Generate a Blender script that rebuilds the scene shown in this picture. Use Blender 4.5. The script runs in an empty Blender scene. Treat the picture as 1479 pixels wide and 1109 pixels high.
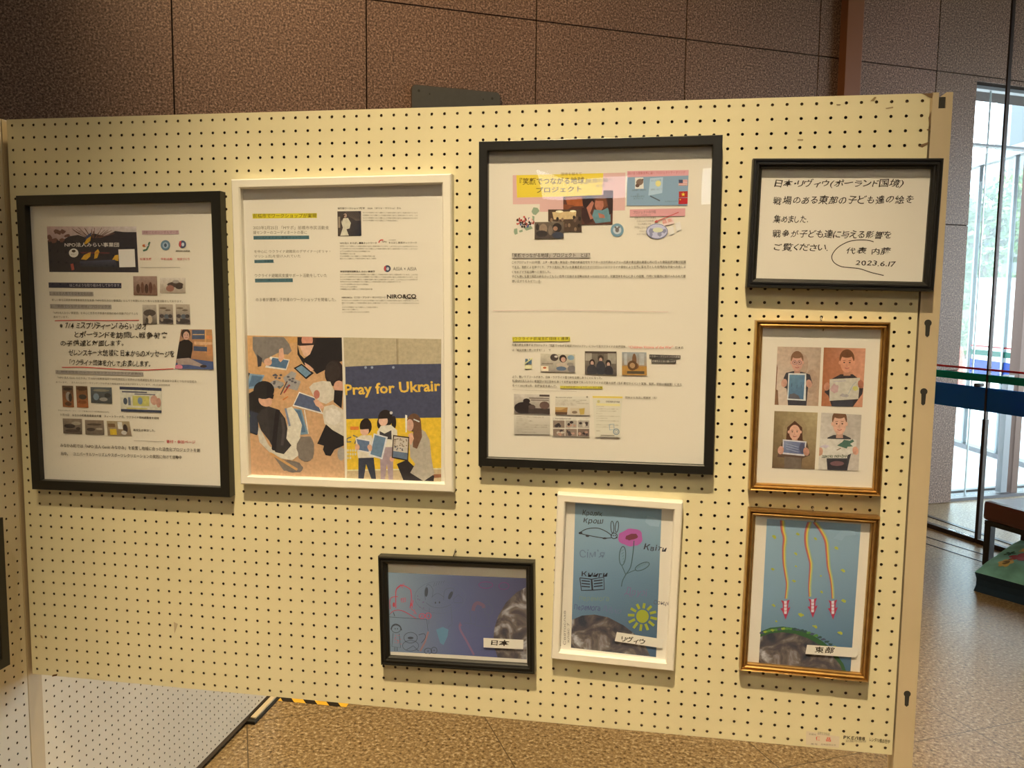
import bpy, math, random
from mathutils import Matrix, Vector
random.seed(7)
scene = bpy.context.scene
COL = scene.collection

# ------------------------------------------------------------------ camera
F_PX, W_PX, H_PX = 1200.0, 1479.0, 1109.0
CAM = Vector((1.33622, -1.57514, 1.46179))
RIGHT = Vector((0.9860916, 0.1658355, 0.0110419))
DOWN = Vector((0.0269479, -0.0939737, -0.9952099))
FWD = Vector((-0.1640035, 0.9816657, -0.0971357))
cam_data = bpy.data.cameras.new('camera')
cam_data.sensor_fit = 'HORIZONTAL'
cam_data.sensor_width = 36.0
cam_data.lens = F_PX / W_PX * 36.0
cam_data.clip_start = 0.05
cam_data.clip_end = 300
cam = bpy.data.objects.new('camera', cam_data)
cam.matrix_world = Matrix(((RIGHT.x, -DOWN.x, -FWD.x, CAM.x),
                           (RIGHT.y, -DOWN.y, -FWD.y, CAM.y),
                           (RIGHT.z, -DOWN.z, -FWD.z, CAM.z), (0, 0, 0, 1)))
COL.objects.link(cam)
scene.camera = cam

# ------------------------------------------------------------------ exposure, sky, lamps
scene.view_settings.view_transform = 'Standard'
scene.view_settings.look = 'None'
scene.view_settings.exposure = 0.0
scene.view_settings.gamma = 1.0
scene.view_settings.use_curve_mapping = False

world = bpy.data.worlds.new('sky')
scene.world = world
world.use_nodes = True
wn = world.node_tree.nodes
wl = world.node_tree.links
wn.clear()
w_out = wn.new('ShaderNodeOutputWorld')
w_bg = wn.new('ShaderNodeBackground')
w_sky = wn.new('ShaderNodeTexSky')
w_sky.sky_type = 'HOSEK_WILKIE'
w_sky.sun_direction = (0.55, -0.1, 0.83)
w_sky.turbidity = 4.0
w_mix = wn.new('ShaderNodeMixRGB')
w_mix.inputs[0].default_value = 0.6
w_mix.inputs[2].default_value = (0.85, 0.93, 1.0, 1)
wl.new(w_sky.outputs[0], w_mix.inputs[1])
wl.new(w_mix.outputs[0], w_bg.inputs[0])
w_bg.inputs[1].default_value = 13.0
wl.new(w_bg.outputs[0], w_out.inputs[0])


def add_light(name, kind, loc, target, energy, color, size=0.3, spot=None, blend=0.5, size_y=None):
    d = bpy.data.lights.new(name, kind)
    d.energy = energy
    d.color = color
    if kind == 'AREA':
        d.shape = 'RECTANGLE' if size_y else 'DISK'
        d.size = size
        if size_y:
            d.size_y = size_y
    elif kind == 'SUN':
        d.angle = size
    else:
        d.shadow_soft_size = size
    if spot:
        d.spot_size = math.radians(spot)
        d.spot_blend = blend
    o = bpy.data.objects.new(name, d)
    o.location = loc
    o.rotation_euler = (Vector(target) - Vector(loc)).to_track_quat('-Z', 'Y').to_euler()
    COL.objects.link(o)
    return o


WARM = (1.0, 0.79, 0.47)
add_light('hall_spotlight', 'SPOT', (1.0, -2.6, 5.9), (1.12, 0, 0.44), 1540, WARM, 0.05, 27, 0.85)
fill = add_light('hall_front_fill', 'AREA', (1.3, -5.5, 5.2), (1.32, 0, 0.45), 3.6, (1.0, 0.80, 0.48), 0.5)  # added fill that lifts the shadows under the frames
fill.data.spread = math.radians(31)
add_light('hall_fill_light', 'AREA', (1.5, -1.5, 5.85), (1.5, -1.5, 0), 32, (1.0, 0.80, 0.50), 3.0)
add_light('back_fill_spot', 'SPOT', (0.7, 1.3, 5.9), (0.8, 1.0, 0), 1500, (1.0, 0.76, 0.40), 0.12, 60, 0.8)  # added ceiling fill for the floor behind the panel
add_light('wall_fill_spot', 'SPOT', (-0.8, -0.6, 5.9), (0.4, 3.6, 2.3), 1040, (1.0, 0.72, 0.42), 0.12, 52, 1.0)  # added fill spot that brightens the granite wall
add_light('sun', 'SUN', (0, 0, 20), (2.0, 10, 3), 4.5, (1.0, 0.96, 0.9), 0.01)

# ------------------------------------------------------------------ pixel -> place
def ray(u, v):
    return RIGHT * ((u - W_PX / 2) / F_PX) + DOWN * ((v - H_PX / 2) / F_PX) + FWD

def on_y(u, v, y):
    d = ray(u, v)
    return CAM + d * ((y - CAM.y) / d.y)

def on_x(u, v, x):
    d = ray(u, v)
    return CAM + d * ((x - CAM.x) / d.x)

def on_z(u, v, z=0.0):
    d = ray(u, v)
    return CAM + d * ((z - CAM.z) / d.z)

def at_depth(u, v, dep):
    return CAM + ray(u, v) * dep

def lin(c):
    c = c / 255.0
    return c / 12.92 if c <= 0.04045 else ((c + 0.055) / 1.055) ** 2.4

def srgb(r, g, b):
    return (lin(r), lin(g), lin(b))

# what a white sheet reads as under the hall's warm lamps: inks are measured against it
PAPER_WHITE = srgb(222, 203, 168)
def ink(c):
    r, g, b = c
    if b > r + 4 or (g > r + 8 and b > 60):      # cool inks muted: the picked blues are too saturated
        lum = 0.3 * r + 0.59 * g + 0.11 * b
        k = 0.5
        c = (lum + (r - lum) * k, lum + (g - lum) * k, lum * 0.97 + (b - lum) * k * 0.8)
    return tuple(min(0.90, 0.78 * lin(v) / w) for v, w in zip(c, PAPER_WHITE))

# ------------------------------------------------------------------ materials
def new_mat(name):
    m = bpy.data.materials.new(name)
    m.use_nodes = True
    nt = m.node_tree
    return m, nt, nt.nodes['Principled BSDF']

def setp(b, **k):
    for key, v in k.items():
        b.inputs[key.replace('_', ' ')].default_value = v

def plain(name, rgb, rough=0.5, metal=0.0, spec=0.5, noise=0.0, nscale=40.0, bump=0.0):
    m, nt, b = new_mat(name)
    b.inputs['Base Color'].default_value = (*rgb, 1)
    b.inputs['Roughness'].default_value = rough
    b.inputs['Metallic'].default_value = metal
    b.inputs['Specular IOR Level'].default_value = spec
    if noise or bump:
        tc = nt.nodes.new('ShaderNodeTexCoord')
        n = nt.nodes.new('ShaderNodeTexNoise')
        n.inputs['Scale'].default_value = nscale
        n.inputs['Detail'].default_value = 4
        nt.links.new(tc.outputs['Object'], n.inputs['Vector'])
        if noise:
            r = nt.nodes.new('ShaderNodeValToRGB')
            r.color_ramp.elements[0].position = 0.3
            r.color_ramp.elements[1].position = 0.7
            r.color_ramp.elements[0].color = (*[c * (1 - noise) for c in rgb], 1)
            r.color_ramp.elements[1].color = (*[min(1, c * (1 + noise)) for c in rgb], 1)
            nt.links.new(n.outputs['Fac'], r.inputs[0])
            nt.links.new(r.outputs[0], b.inputs['Base Color'])
        if bump:
            bp = nt.nodes.new('ShaderNodeBump')
            bp.inputs['Strength'].default_value = bump
            bp.inputs['Distance'].default_value = 0.004
            nt.links.new(n.outputs['Fac'], bp.inputs['Height'])
            nt.links.new(bp.outputs[0], b.inputs['Normal'])
    return m

def granite(name, stops, scale, rough, grid=None, spec=0.5, bump=0.12):
    """speckled stone; grid = (size, e0, n0, angle, width, colour) draws tile joints"""
    m, nt, b = new_mat(name)
    N, L = nt.nodes, nt.links
    tc = N.new('ShaderNodeTexCoord')
    no = N.new('ShaderNodeTexNoise')
    no.inputs['Scale'].default_value = scale
    no.inputs['Detail'].default_value = 3
    no.inputs['Roughness'].default_value = 0.75
    L.new(tc.outputs['Object'], no.inputs['Vector'])
    r = N.new('ShaderNodeValToRGB')
    el = r.color_ramp.elements
    while len(el) < len(stops):
        el.new(0.5)
    for e, (p, c) in zip(el, stops):
        e.position = p
        e.color = (*c, 1)
    L.new(no.outputs['Fac'], r.inputs[0])
    big = N.new('ShaderNodeTexNoise')
    big.inputs['Scale'].default_value = 1.3
    big.inputs['Detail'].default_value = 3
    L.new(tc.outputs['Object'], big.inputs['Vector'])
    mr = N.new('ShaderNodeMapRange')
    mr.inputs['To Min'].default_value = 0.8
    mr.inputs['To Max'].default_value = 1.2
    L.new(big.outputs['Fac'], mr.inputs['Value'])
    mx = N.new('ShaderNodeMixRGB')
    mx.blend_type = 'MULTIPLY'
    mx.inputs[0].default_value = 1
    L.new(r.outputs[0], mx.inputs[1])
    L.new(mr.outputs[0], mx.inputs[2])
    last = mx.outputs[0]
    if grid:
        size, e0, n0, ang, wid, gc = grid
        sp = N.new('ShaderNodeSeparateXYZ')
        mp = N.new('ShaderNodeVectorRotate')
        mp.rotation_type = 'Z_AXIS'
        mp.inputs['Angle'].default_value = -ang
        L.new(tc.outputs['Object'], mp.inputs['Vector'])
        L.new(mp.outputs[0], sp.inputs[0])
        masks = []
        for ax, off in (('X', e0), ('Y', n0)):
            a = N.new('ShaderNodeMath'); a.operation = 'SUBTRACT'; a.inputs[1].default_value = off - size / 2
            L.new(sp.outputs[ax], a.inputs[0])
            f = N.new('ShaderNodeMath'); f.operation = 'PINGPONG'; f.inputs[1].default_value = size / 2
            L.new(a.outputs[0], f.inputs[0])
            g = N.new('ShaderNodeMath'); g.operation = 'GREATER_THAN'; g.inputs[1].default_value = size / 2 - wid / 2
            L.new(f.outputs[0], g.inputs[0])
            masks.append(g)
        mm = N.new('ShaderNodeMath'); mm.operation = 'MAXIMUM'
        L.new(masks[0].outputs[0], mm.inputs[0]); L.new(masks[1].outputs[0], mm.inputs[1])
        m2 = N.new('ShaderNodeMixRGB')
        m2.inputs[2].default_value = (*gc, 1)
        L.new(mm.outputs[0], m2.inputs[0]); L.new(last, m2.inputs[1])
        last = m2.outputs[0]
    L.new(last, b.inputs['Base Color'])
    b.inputs['Roughness'].default_value = rough
    b.inputs['Specular IOR Level'].default_value = spec
    bp = N.new('ShaderNodeBump')
    bp.inputs['Strength'].default_value = bump
    bp.inputs['Distance'].default_value = 0.002
    L.new(no.outputs['Fac'], bp.inputs['Height'])
    L.new(bp.outputs[0], b.inputs['Normal'])
    return m

def glass_mat(name, tint=(1, 1, 1), wavy=0.0, ior=1.45, wscale=6.0):
    m = bpy.data.materials.new(name)
    m.use_nodes = True
    nt = m.node_tree
    N, L = nt.nodes, nt.links
    N.clear()
    out = N.new('ShaderNodeOutputMaterial')
    tr = N.new('ShaderNodeBsdfTransparent'); tr.inputs[0].default_value = (*tint, 1)
    gl = N.new('ShaderNodeBsdfGlossy'); gl.inputs['Roughness'].default_value = 0.01
    gl.inputs[0].default_value = (1, 1, 1, 1)
    fr = N.new('ShaderNodeFresnel')
    # a sheet, not a volume: same reflectance from either side
    ge = N.new('ShaderNodeNewGeometry'); io = N.new('ShaderNodeMapRange')
    io.inputs['To Min'].default_value = ior; io.inputs['To Max'].default_value = 1 / ior
    L.new(ge.outputs['Backfacing'], io.inputs['Value']); L.new(io.outputs[0], fr.inputs[0])
    mx = N.new('ShaderNodeMixShader')
    L.new(fr.outputs[0], mx.inputs[0]); L.new(tr.outputs[0], mx.inputs[1]); L.new(gl.outputs[0], mx.inputs[2])
    L.new(mx.outputs[0], out.inputs[0])
    if wavy:
        tc = N.new('ShaderNodeTexCoord')
        n = N.new('ShaderNodeTexNoise'); n.inputs['Scale'].default_value = wscale; n.inputs['Detail'].default_value = 1
        bp = N.new('ShaderNodeBump'); bp.inputs['Strength'].default_value = wavy; bp.inputs['Distance'].default_value = 0.01
        L.new(tc.outputs['Object'], n.inputs['Vector']); L.new(n.outputs['Fac'], bp.inputs['Height'])
        L.new(bp.outputs[0], gl.inputs['Normal'])
    return m

def ink_mat():
    m, nt, b = new_mat('printing_ink')
    a = nt.nodes.new('ShaderNodeVertexColor'); a.layer_name = 'Col'
    nt.links.new(a.outputs[0], b.inputs['Base Color'])
    b.inputs['Roughness'].default_value = 0.55
    b.inputs['Specular IOR Level'].default_value = 0.2
    return m

def photo_mat():
    """ink with the fine mottling of a printed photograph"""
    m, nt, b = new_mat('photo_print')
    N, L = nt.nodes, nt.links
    a = N.new('ShaderNodeVertexColor'); a.layer_name = 'Col'
    tc = N.new('ShaderNodeTexCoord')
    n = N.new('ShaderNodeTexNoise'); n.inputs['Scale'].default_value = 160; n.inputs['Detail'].default_value = 4
    L.new(tc.outputs['Object'], n.inputs['Vector'])
    mr = N.new('ShaderNodeMapRange')
    mr.inputs['From Min'].default_value = 0.25; mr.inputs['From Max'].default_value = 0.75
    mr.inputs['To Min'].default_value = 0.86; mr.inputs['To Max'].default_value = 1.14
    L.new(n.outputs['Fac'], mr.inputs['Value'])
    mx = N.new('ShaderNodeMixRGB'); mx.blend_type = 'MULTIPLY'; mx.inputs[0].default_value = 1
    L.new(a.outputs[0], mx.inputs[1]); L.new(mr.outputs[0], mx.inputs[2])
    L.new(mx.outputs[0], b.inputs['Base Color'])
    b.inputs['Roughness'].default_value = 0.5
    b.inputs['Specular IOR Level'].default_value = 0.2
    return m

def earth_mat():
    m, nt, b = new_mat('earth_print')
    N, L = nt.nodes, nt.links
    tc = N.new('ShaderNodeTexCoord')
    n = N.new('ShaderNodeTexNoise'); n.inputs['Scale'].default_value = 26; n.inputs['Detail'].default_value = 6
    n.inputs['Distortion'].default_value = 1.6
    L.new(tc.outputs['Object'], n.inputs['Vector'])
    r = N.new('ShaderNodeValToRGB'); el = r.color_ramp.elements
    for _ in range(3): el.new(0.5)
    for e, (p, c) in zip(el, ((0.30, ink((58, 56, 66))), (0.45, ink((84, 74, 68))), (0.54, ink((112, 96, 80))), (0.62, ink((150, 138, 125))), (0.74, ink((205, 192, 172))))):
        e.position = p; e.color = (*c, 1)
    L.new(n.outputs['Fac'], r.inputs[0]); L.new(r.outputs[0], b.inputs['Base Color'])
    b.inputs['Roughness'].default_value = 0.5
    b.inputs['Specular IOR Level'].default_value = 0.2
    return m

M = {}
M['ink'] = ink_mat()
M['photo'] = photo_mat()
M['earth'] = earth_mat()
M['board'] = plain('cream_hardboard', (0.76, 0.70, 0.47), 0.45, noise=0.04, nscale=5, spec=0.4)
M['board_pale'] = plain('pale_hardboard', (0.80, 0.74, 0.60), 0.45, noise=0.03, nscale=5, spec=0.4)
M['wood_dark'] = plain('panel_inner_wood', (0.30, 0.20, 0.10), 0.7, noise=0.2, nscale=30)
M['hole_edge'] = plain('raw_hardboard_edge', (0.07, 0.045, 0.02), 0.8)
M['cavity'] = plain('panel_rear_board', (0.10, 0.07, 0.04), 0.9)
M['post'] = plain('cream_painted_post', (0.60, 0.50, 0.34), 0.4, noise=0.04, nscale=9)
M['slot'] = plain('slot_shade_lock_grey', (0.03, 0.028, 0.025), 0.7)  # dark colour stands for shade inside slots and holes; also the lock's own tone
M['rubber'] = plain('black_rubber', (0.02, 0.018, 0.015), 0.7)
M['paper'] = plain('white_paper', (0.78, 0.77, 0.75), 0.6, spec=0.2, bump=0.15, nscale=7)
M['black_frame'] = plain('black_frame_lacquer', (0.012, 0.011, 0.009), 0.38)
M['white_frame'] = plain('white_frame_lacquer', (0.86, 0.84, 0.78), 0.32)
M['gold_frame'] = plain('gold_frame_foil', (0.50, 0.30, 0.10), 0.28, metal=0.85, noise=0.12, nscale=60)
M['frame_back'] = plain('frame_backing_board', (0.25, 0.18, 0.10), 0.8)
M['acrylic'] = glass_mat('frame_acrylic', wavy=0.14, wscale=5, ior=1.38)
M['glass'] = glass_mat('door_glass', tint=(0.95, 0.985, 0.985), ior=1.2)
M['steel'] = plain('hook_steel', (0.6, 0.58, 0.52), 0.25, metal=1)
M['tape'] = plain('masking_tape', (0.82, 0.78, 0.68), 0.6, spec=0.2)

GREY = lambda v: (v, v * 0.66, v * 0.46)
M['granite_wall'] = granite('brown_granite_wall', ((0.38, (0.030, 0.015, 0.009)), (0.46, (0.125, 0.070, 0.045)), (0.55, (0.20, 0.118, 0.078)), (0.63, (0.40, 0.27, 0.195))), 95, 0.55, bump=0.03)
M['grout'] = plain('dark_grout', (0.028, 0.017, 0.012), 0.9)
ANG = math.radians(28)
M['granite_floor'] = granite('granite_floor_tile', ((0.34, (0.055, 0.034, 0.014)), (0.44, (0.21, 0.14, 0.068)), (0.56, (0.31, 0.22, 0.115)), (0.66, (0.52, 0.42, 0.27))), 75, 0.32, bump=0.06,
                             grid=(0.80, 0.455, 0.086, ANG, 0.004, (0.10, 0.07, 0.036)))

# ------------------------------------------------------------------ mesh tools
class MB:
    """collects faces (with one colour per vertex of each face) for one mesh object"""
    def __init__(s):
        s.v = []; s.f = []; s.mi = []; s.c = []; s.smooth = []
    def face(s, pts, col=None, mi=0, smooth=False):
        i = len(s.v)
        s.v.extend([tuple(p) for p in pts])
        s.f.append(tuple(range(i, i + len(pts))))
        s.mi.append(mi); s.smooth.append(smooth)
        s.c.append(col)
    def grid_faces(s, verts, faces, mi=0, smooth=False, col=None):
        i = len(s.v)
        s.v.extend([tuple(p) for p in verts])
        for f in faces:
            s.f.append(tuple(i + k for k in f)); s.mi.append(mi); s.smooth.append(smooth); s.c.append(col)
    def box(s, x0, y0, z0, x1, y1, z1, mi=0, mat=None):
        V = [Vector((x, y, z)) for z in (z0, z1) for y in (y0, y1) for x in (x0, x1)]
        if mat: V = [mat @ p for p in V]
        s.grid_faces(V, [(0, 2, 3, 1), (4, 5, 7, 6), (0, 1, 5, 4), (2, 6, 7, 3), (0, 4, 6, 2), (1, 3, 7, 5)], mi)
    def bbox(s, x0, y0, z0, x1, y1, z1, r=0.005, mi=0, mat=None):
        """box with chamfered edges"""
        c = Vector(((x0 + x1) / 2, (y0 + y1) / 2, (z0 + z1) / 2)); h = Vector(((x1 - x0) / 2, (y1 - y0) / 2, (z1 - z0) / 2))
        r = min(r, h.x * .9, h.y * .9, h.z * .9)
        import bmesh
        bm = bmesh.new(); bmesh.ops.create_cube(bm, size=2)
        for v in bm.verts: v.co = Vector((v.co.x * h.x, v.co.y * h.y, v.co.z * h.z)) + c
        bmesh.ops.bevel(bm, geom=list(bm.edges), offset=r, segments=2, affect='EDGES', profile=0.6)
        bm.verts.index_update()
        V = [(mat @ v.co) if mat else v.co.copy() for v in bm.verts]
        s.grid_faces(V, [[v.index for v in f.verts] for f in bm.faces], mi)
        bm.free()
    def tube(s, pts, r, n=8, mi=0, radii=None, cap=True, smooth=True):
        pts = [Vector(p) for p in pts]; rings = []
        for i, p in enumerate(pts):
            t = (pts[min(i + 1, len(pts) - 1)] - pts[max(i - 1, 0)]).normalized()
            a = t.orthogonal().normalized() if i == 0 else (prev - t * prev.dot(t)).normalized()
            prev = a; b = t.cross(a); rr = radii[i] if radii else r
            rings.append([p + (a * math.cos(k * 2 * math.pi / n) + b * math.sin(k * 2 * math.pi / n)) * rr for k in range(n)])
        V = [q for rg in rings for q in rg]
        Fs = [(i * n + k, i * n + (k + 1) % n, (i + 1) * n + (k + 1) % n, (i + 1) * n + k) for i in range(len(pts) - 1) for k in range(n)]
        if cap: Fs += [tuple(range(n))[::-1], tuple((len(pts) - 1) * n + k for k in range(n))]
        s.grid_faces(V, Fs, mi, smooth)
    def build(s, name, mats, parent=None, loc=None):
        me = bpy.data.meshes.new(name)
        me.from_pydata(s.v, [], s.f)
        mats = mats if isinstance(mats, (list, tuple)) else [mats]
        for m in mats: me.materials.append(m)
        me.polygons.foreach_set('material_index', s.mi)
        me.polygons.foreach_set('use_smooth', s.smooth)
        if any(c is not None for c in s.c):
            at = me.color_attributes.new('Col', 'FLOAT_COLOR', 'CORNER')
            buf = []
            for f, c in zip(s.f, s.c):
                for k in range(len(f)):
                    cc = (1, 1, 1) if c is None else (c[k] if isinstance(c[0], (tuple, list)) else c)
                    buf.extend((cc[0], cc[1], cc[2], 1.0))
            at.data.foreach_set('color', buf)
        me.update()
        o = bpy.data.objects.new(name, me)
        COL.objects.link(o)
        if parent: o.parent = parent
        if loc: o.location = loc
        return o

def tag(o, label, cat, group=None):
    o['label'] = label; o['category'] = cat
    if group: o['group'] = group
    return o

def thing(name, label, cat, loc=(0, 0, 0), rot=(0, 0, 0), group=None):
    o = bpy.data.objects.new(name, None)
    COL.objects.link(o)
    o.location = loc; o.rotation_euler = rot
    o.empty_display_size = 0.1
    return tag(o, label, cat, group)

def struct(o):
    o['kind'] = 'structure'
    return o

# ------------------------------------------------------------------ room shell
E_DIR = Vector((math.cos(ANG), math.sin(ANG), 0)); N_DIR = Vector((-math.sin(ANG), math.cos(ANG), 0))
WALL_P = Vector((3.571, 5.029, 0))
WALL_M = Matrix(((E_DIR.x, N_DIR.x, 0, WALL_P.x), (E_DIR.y, N_DIR.y, 0, WALL_P.y), (0, 0, 1, 0), (0, 0, 0, 1)))   # local x along the wall, y into it
CEIL = 6.0

def build_room():
    fl = MB(); fl.box(-7, -8, -0.1, 14, 9, 0.0); struct(fl.build('floor', M['granite_floor']))
    # granite wall: stone slabs on a dark bed, open joints between them
    wb = MB()
    wb.box(-11, 0.012, 0, 0.025, 0.45, CEIL, 1)
    wb.box(0.025, 0.012, 3.085, 8, 0.45, CEIL, 1)
    xs = [0.025, -0.345] + [-0.345 - 1.0 * k for k in range(1, 12)]
    zs = [0.0, 1.0, 2.06, 3.12, 4.18, 5.24, 6.0]
    g = 0.004
    for i in range(len(xs) - 1):
        for j in range(len(zs) - 1):
            wb.box(xs[i + 1] + g, 0, zs[j] + g, xs[i] - (g if i else 0), 0.03, zs[j + 1] - g, 0)
    for k in range(8):
        for z0, z1 in ((3.085, 3.12 - g), (3.12 + g, 4.18 - g), (4.18 + g, 5.24 - g), (5.24 + g, 6)):
            wb.box(0.025 + k + (g if k else 0), 0, z0, 0.025 + k + 1 - g, 0.03, z1, 0)
    wb.box(2.75, 0, 0, 8, 0.45, 3.08, 0)
    wb.box(0.015, 0.03, 0, 0.026, 0.45, 3.085, 0)      # end of the pier
    o = wb.build('wall_back', [M['granite_wall'], M['grout']]); o.matrix_world = WALL_M; struct(o)
    # brown upright rail on the wall
    r = MB(); r.bbox(-1.19 + 0.006, -0.07, 0, -1.052, 0.0, CEIL, 0.004)
    o = r.build('trim_1', plain('brown_rail_paint', (0.20, 0.075, 0.028), 0.45)); o.matrix_world = WALL_M; struct(o)
    c = MB(); c.box(-7, -8, CEIL, 7.2, 7.5, CEIL + 0.2)
    struct(c.build('ceiling', plain('ceiling_plaster', (0.55, 0.48, 0.38), 0.9)))
    wall_m = plain('hall_wall_plaster', (0.32, 0.25, 0.18), 0.8)
    l = MB(); l.box(-7, -8, 0, -6.8, 2.2, CEIL); struct(l.build('wall_left', wall_m))
    # wall behind the camera; openings added and placed for reflections in the frame glass
    f = MB()
    wins = [(0.04, 0.98, 2.62, 2.95), (1.85, 2.35, 2.5, 3.0)]
    x = -7.0
    for a, b, z0, z1 in wins:
        f.box(x, -8, 0, a, -7.8, CEIL); x = b
        f.box(a, -8, 0, b, -7.8, z0); f.box(a, -8, z1, b, -7.8, CEIL)
    f.box(x, -8, 0, 7.2, -7.8, CEIL)
    struct(f.build('wall_front', wall_m))
    rw = MB(); rw.box(7.0, -7.8, 0, 7.2, 2.2, CEIL); rw.box(7.0, 2.2, 3.0, 7.2, 6.6, CEIL)
    struct(rw.build('wall_right', wall_m))
build_room()

# ------------------------------------------------------------------ peg boards
def peg_face(mb, cols, rows, conv, depth=0.004, seg=8, r=0.0027, margin=0.0125, mi=0):
    """perforated sheet in its own plane: conv(x, z, d) -> 3D, d = depth behind the face; top left at (0, 0)"""
    p = 0.025; h = p / 2
    bnd = []
    circ = []
    for k in range(seg):
        a = 2 * math.pi * k / seg
        c, s = math.cos(a), math.sin(a)
        q = h / max(abs(c), abs(s))
        bnd.append((c * q, s * q)); circ.append((c * r, s * r))
    F1 = []; F2 = []
    for k in range(seg):
        n = (k + 1) % seg
        F1.append((k, n, seg + n, seg + k))
        F2.append((seg + k, seg + n, 2 * seg + n, 2 * seg + k))
    for i in range(cols):
        for j in range(rows):
            cx = margin + i * p; cz = -(margin + j * p)
            V = [conv(cx + x, cz + z, 0) for x, z in bnd] + [conv(cx + x, cz + z, 0) for x, z in circ] + [conv(cx + x, cz + z, depth) for x, z in circ]
            mb.grid_faces(V, F1, mi); k0 = len(mb.v) - len(V)
            for f in F2:
                mb.f.append(tuple(k0 + k for k in f)); mb.mi.append(1); mb.smooth.append(False); mb.c.append(None)
    W = cols * p; H = rows * p
    for a, b in (((0, 0), (W, 0)), ((W, 0), (W, -H)), ((W, -H), (0, -H)), ((0, -H), (0, 0))):
        mb.face([conv(*a, 0), conv(*a, depth), conv(*b, depth), conv(*b, 0)], mi=mi)

TOP = 1.83
def keyhole(mb, x, z, y):
    pts = [(x + 0.0062 * math.cos(a), z + 0.008 + 0.0062 * math.sin(a)) for a in [math.radians(-50 + 280 * k / 10) for k in range(11)]]
    pts += [(x - 0.0034, z - 0.014), (x, z - 0.017), (x + 0.0034, z - 0.014)]
    mb.face([(px, y, pz) for px, pz in pts][::-1])

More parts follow.
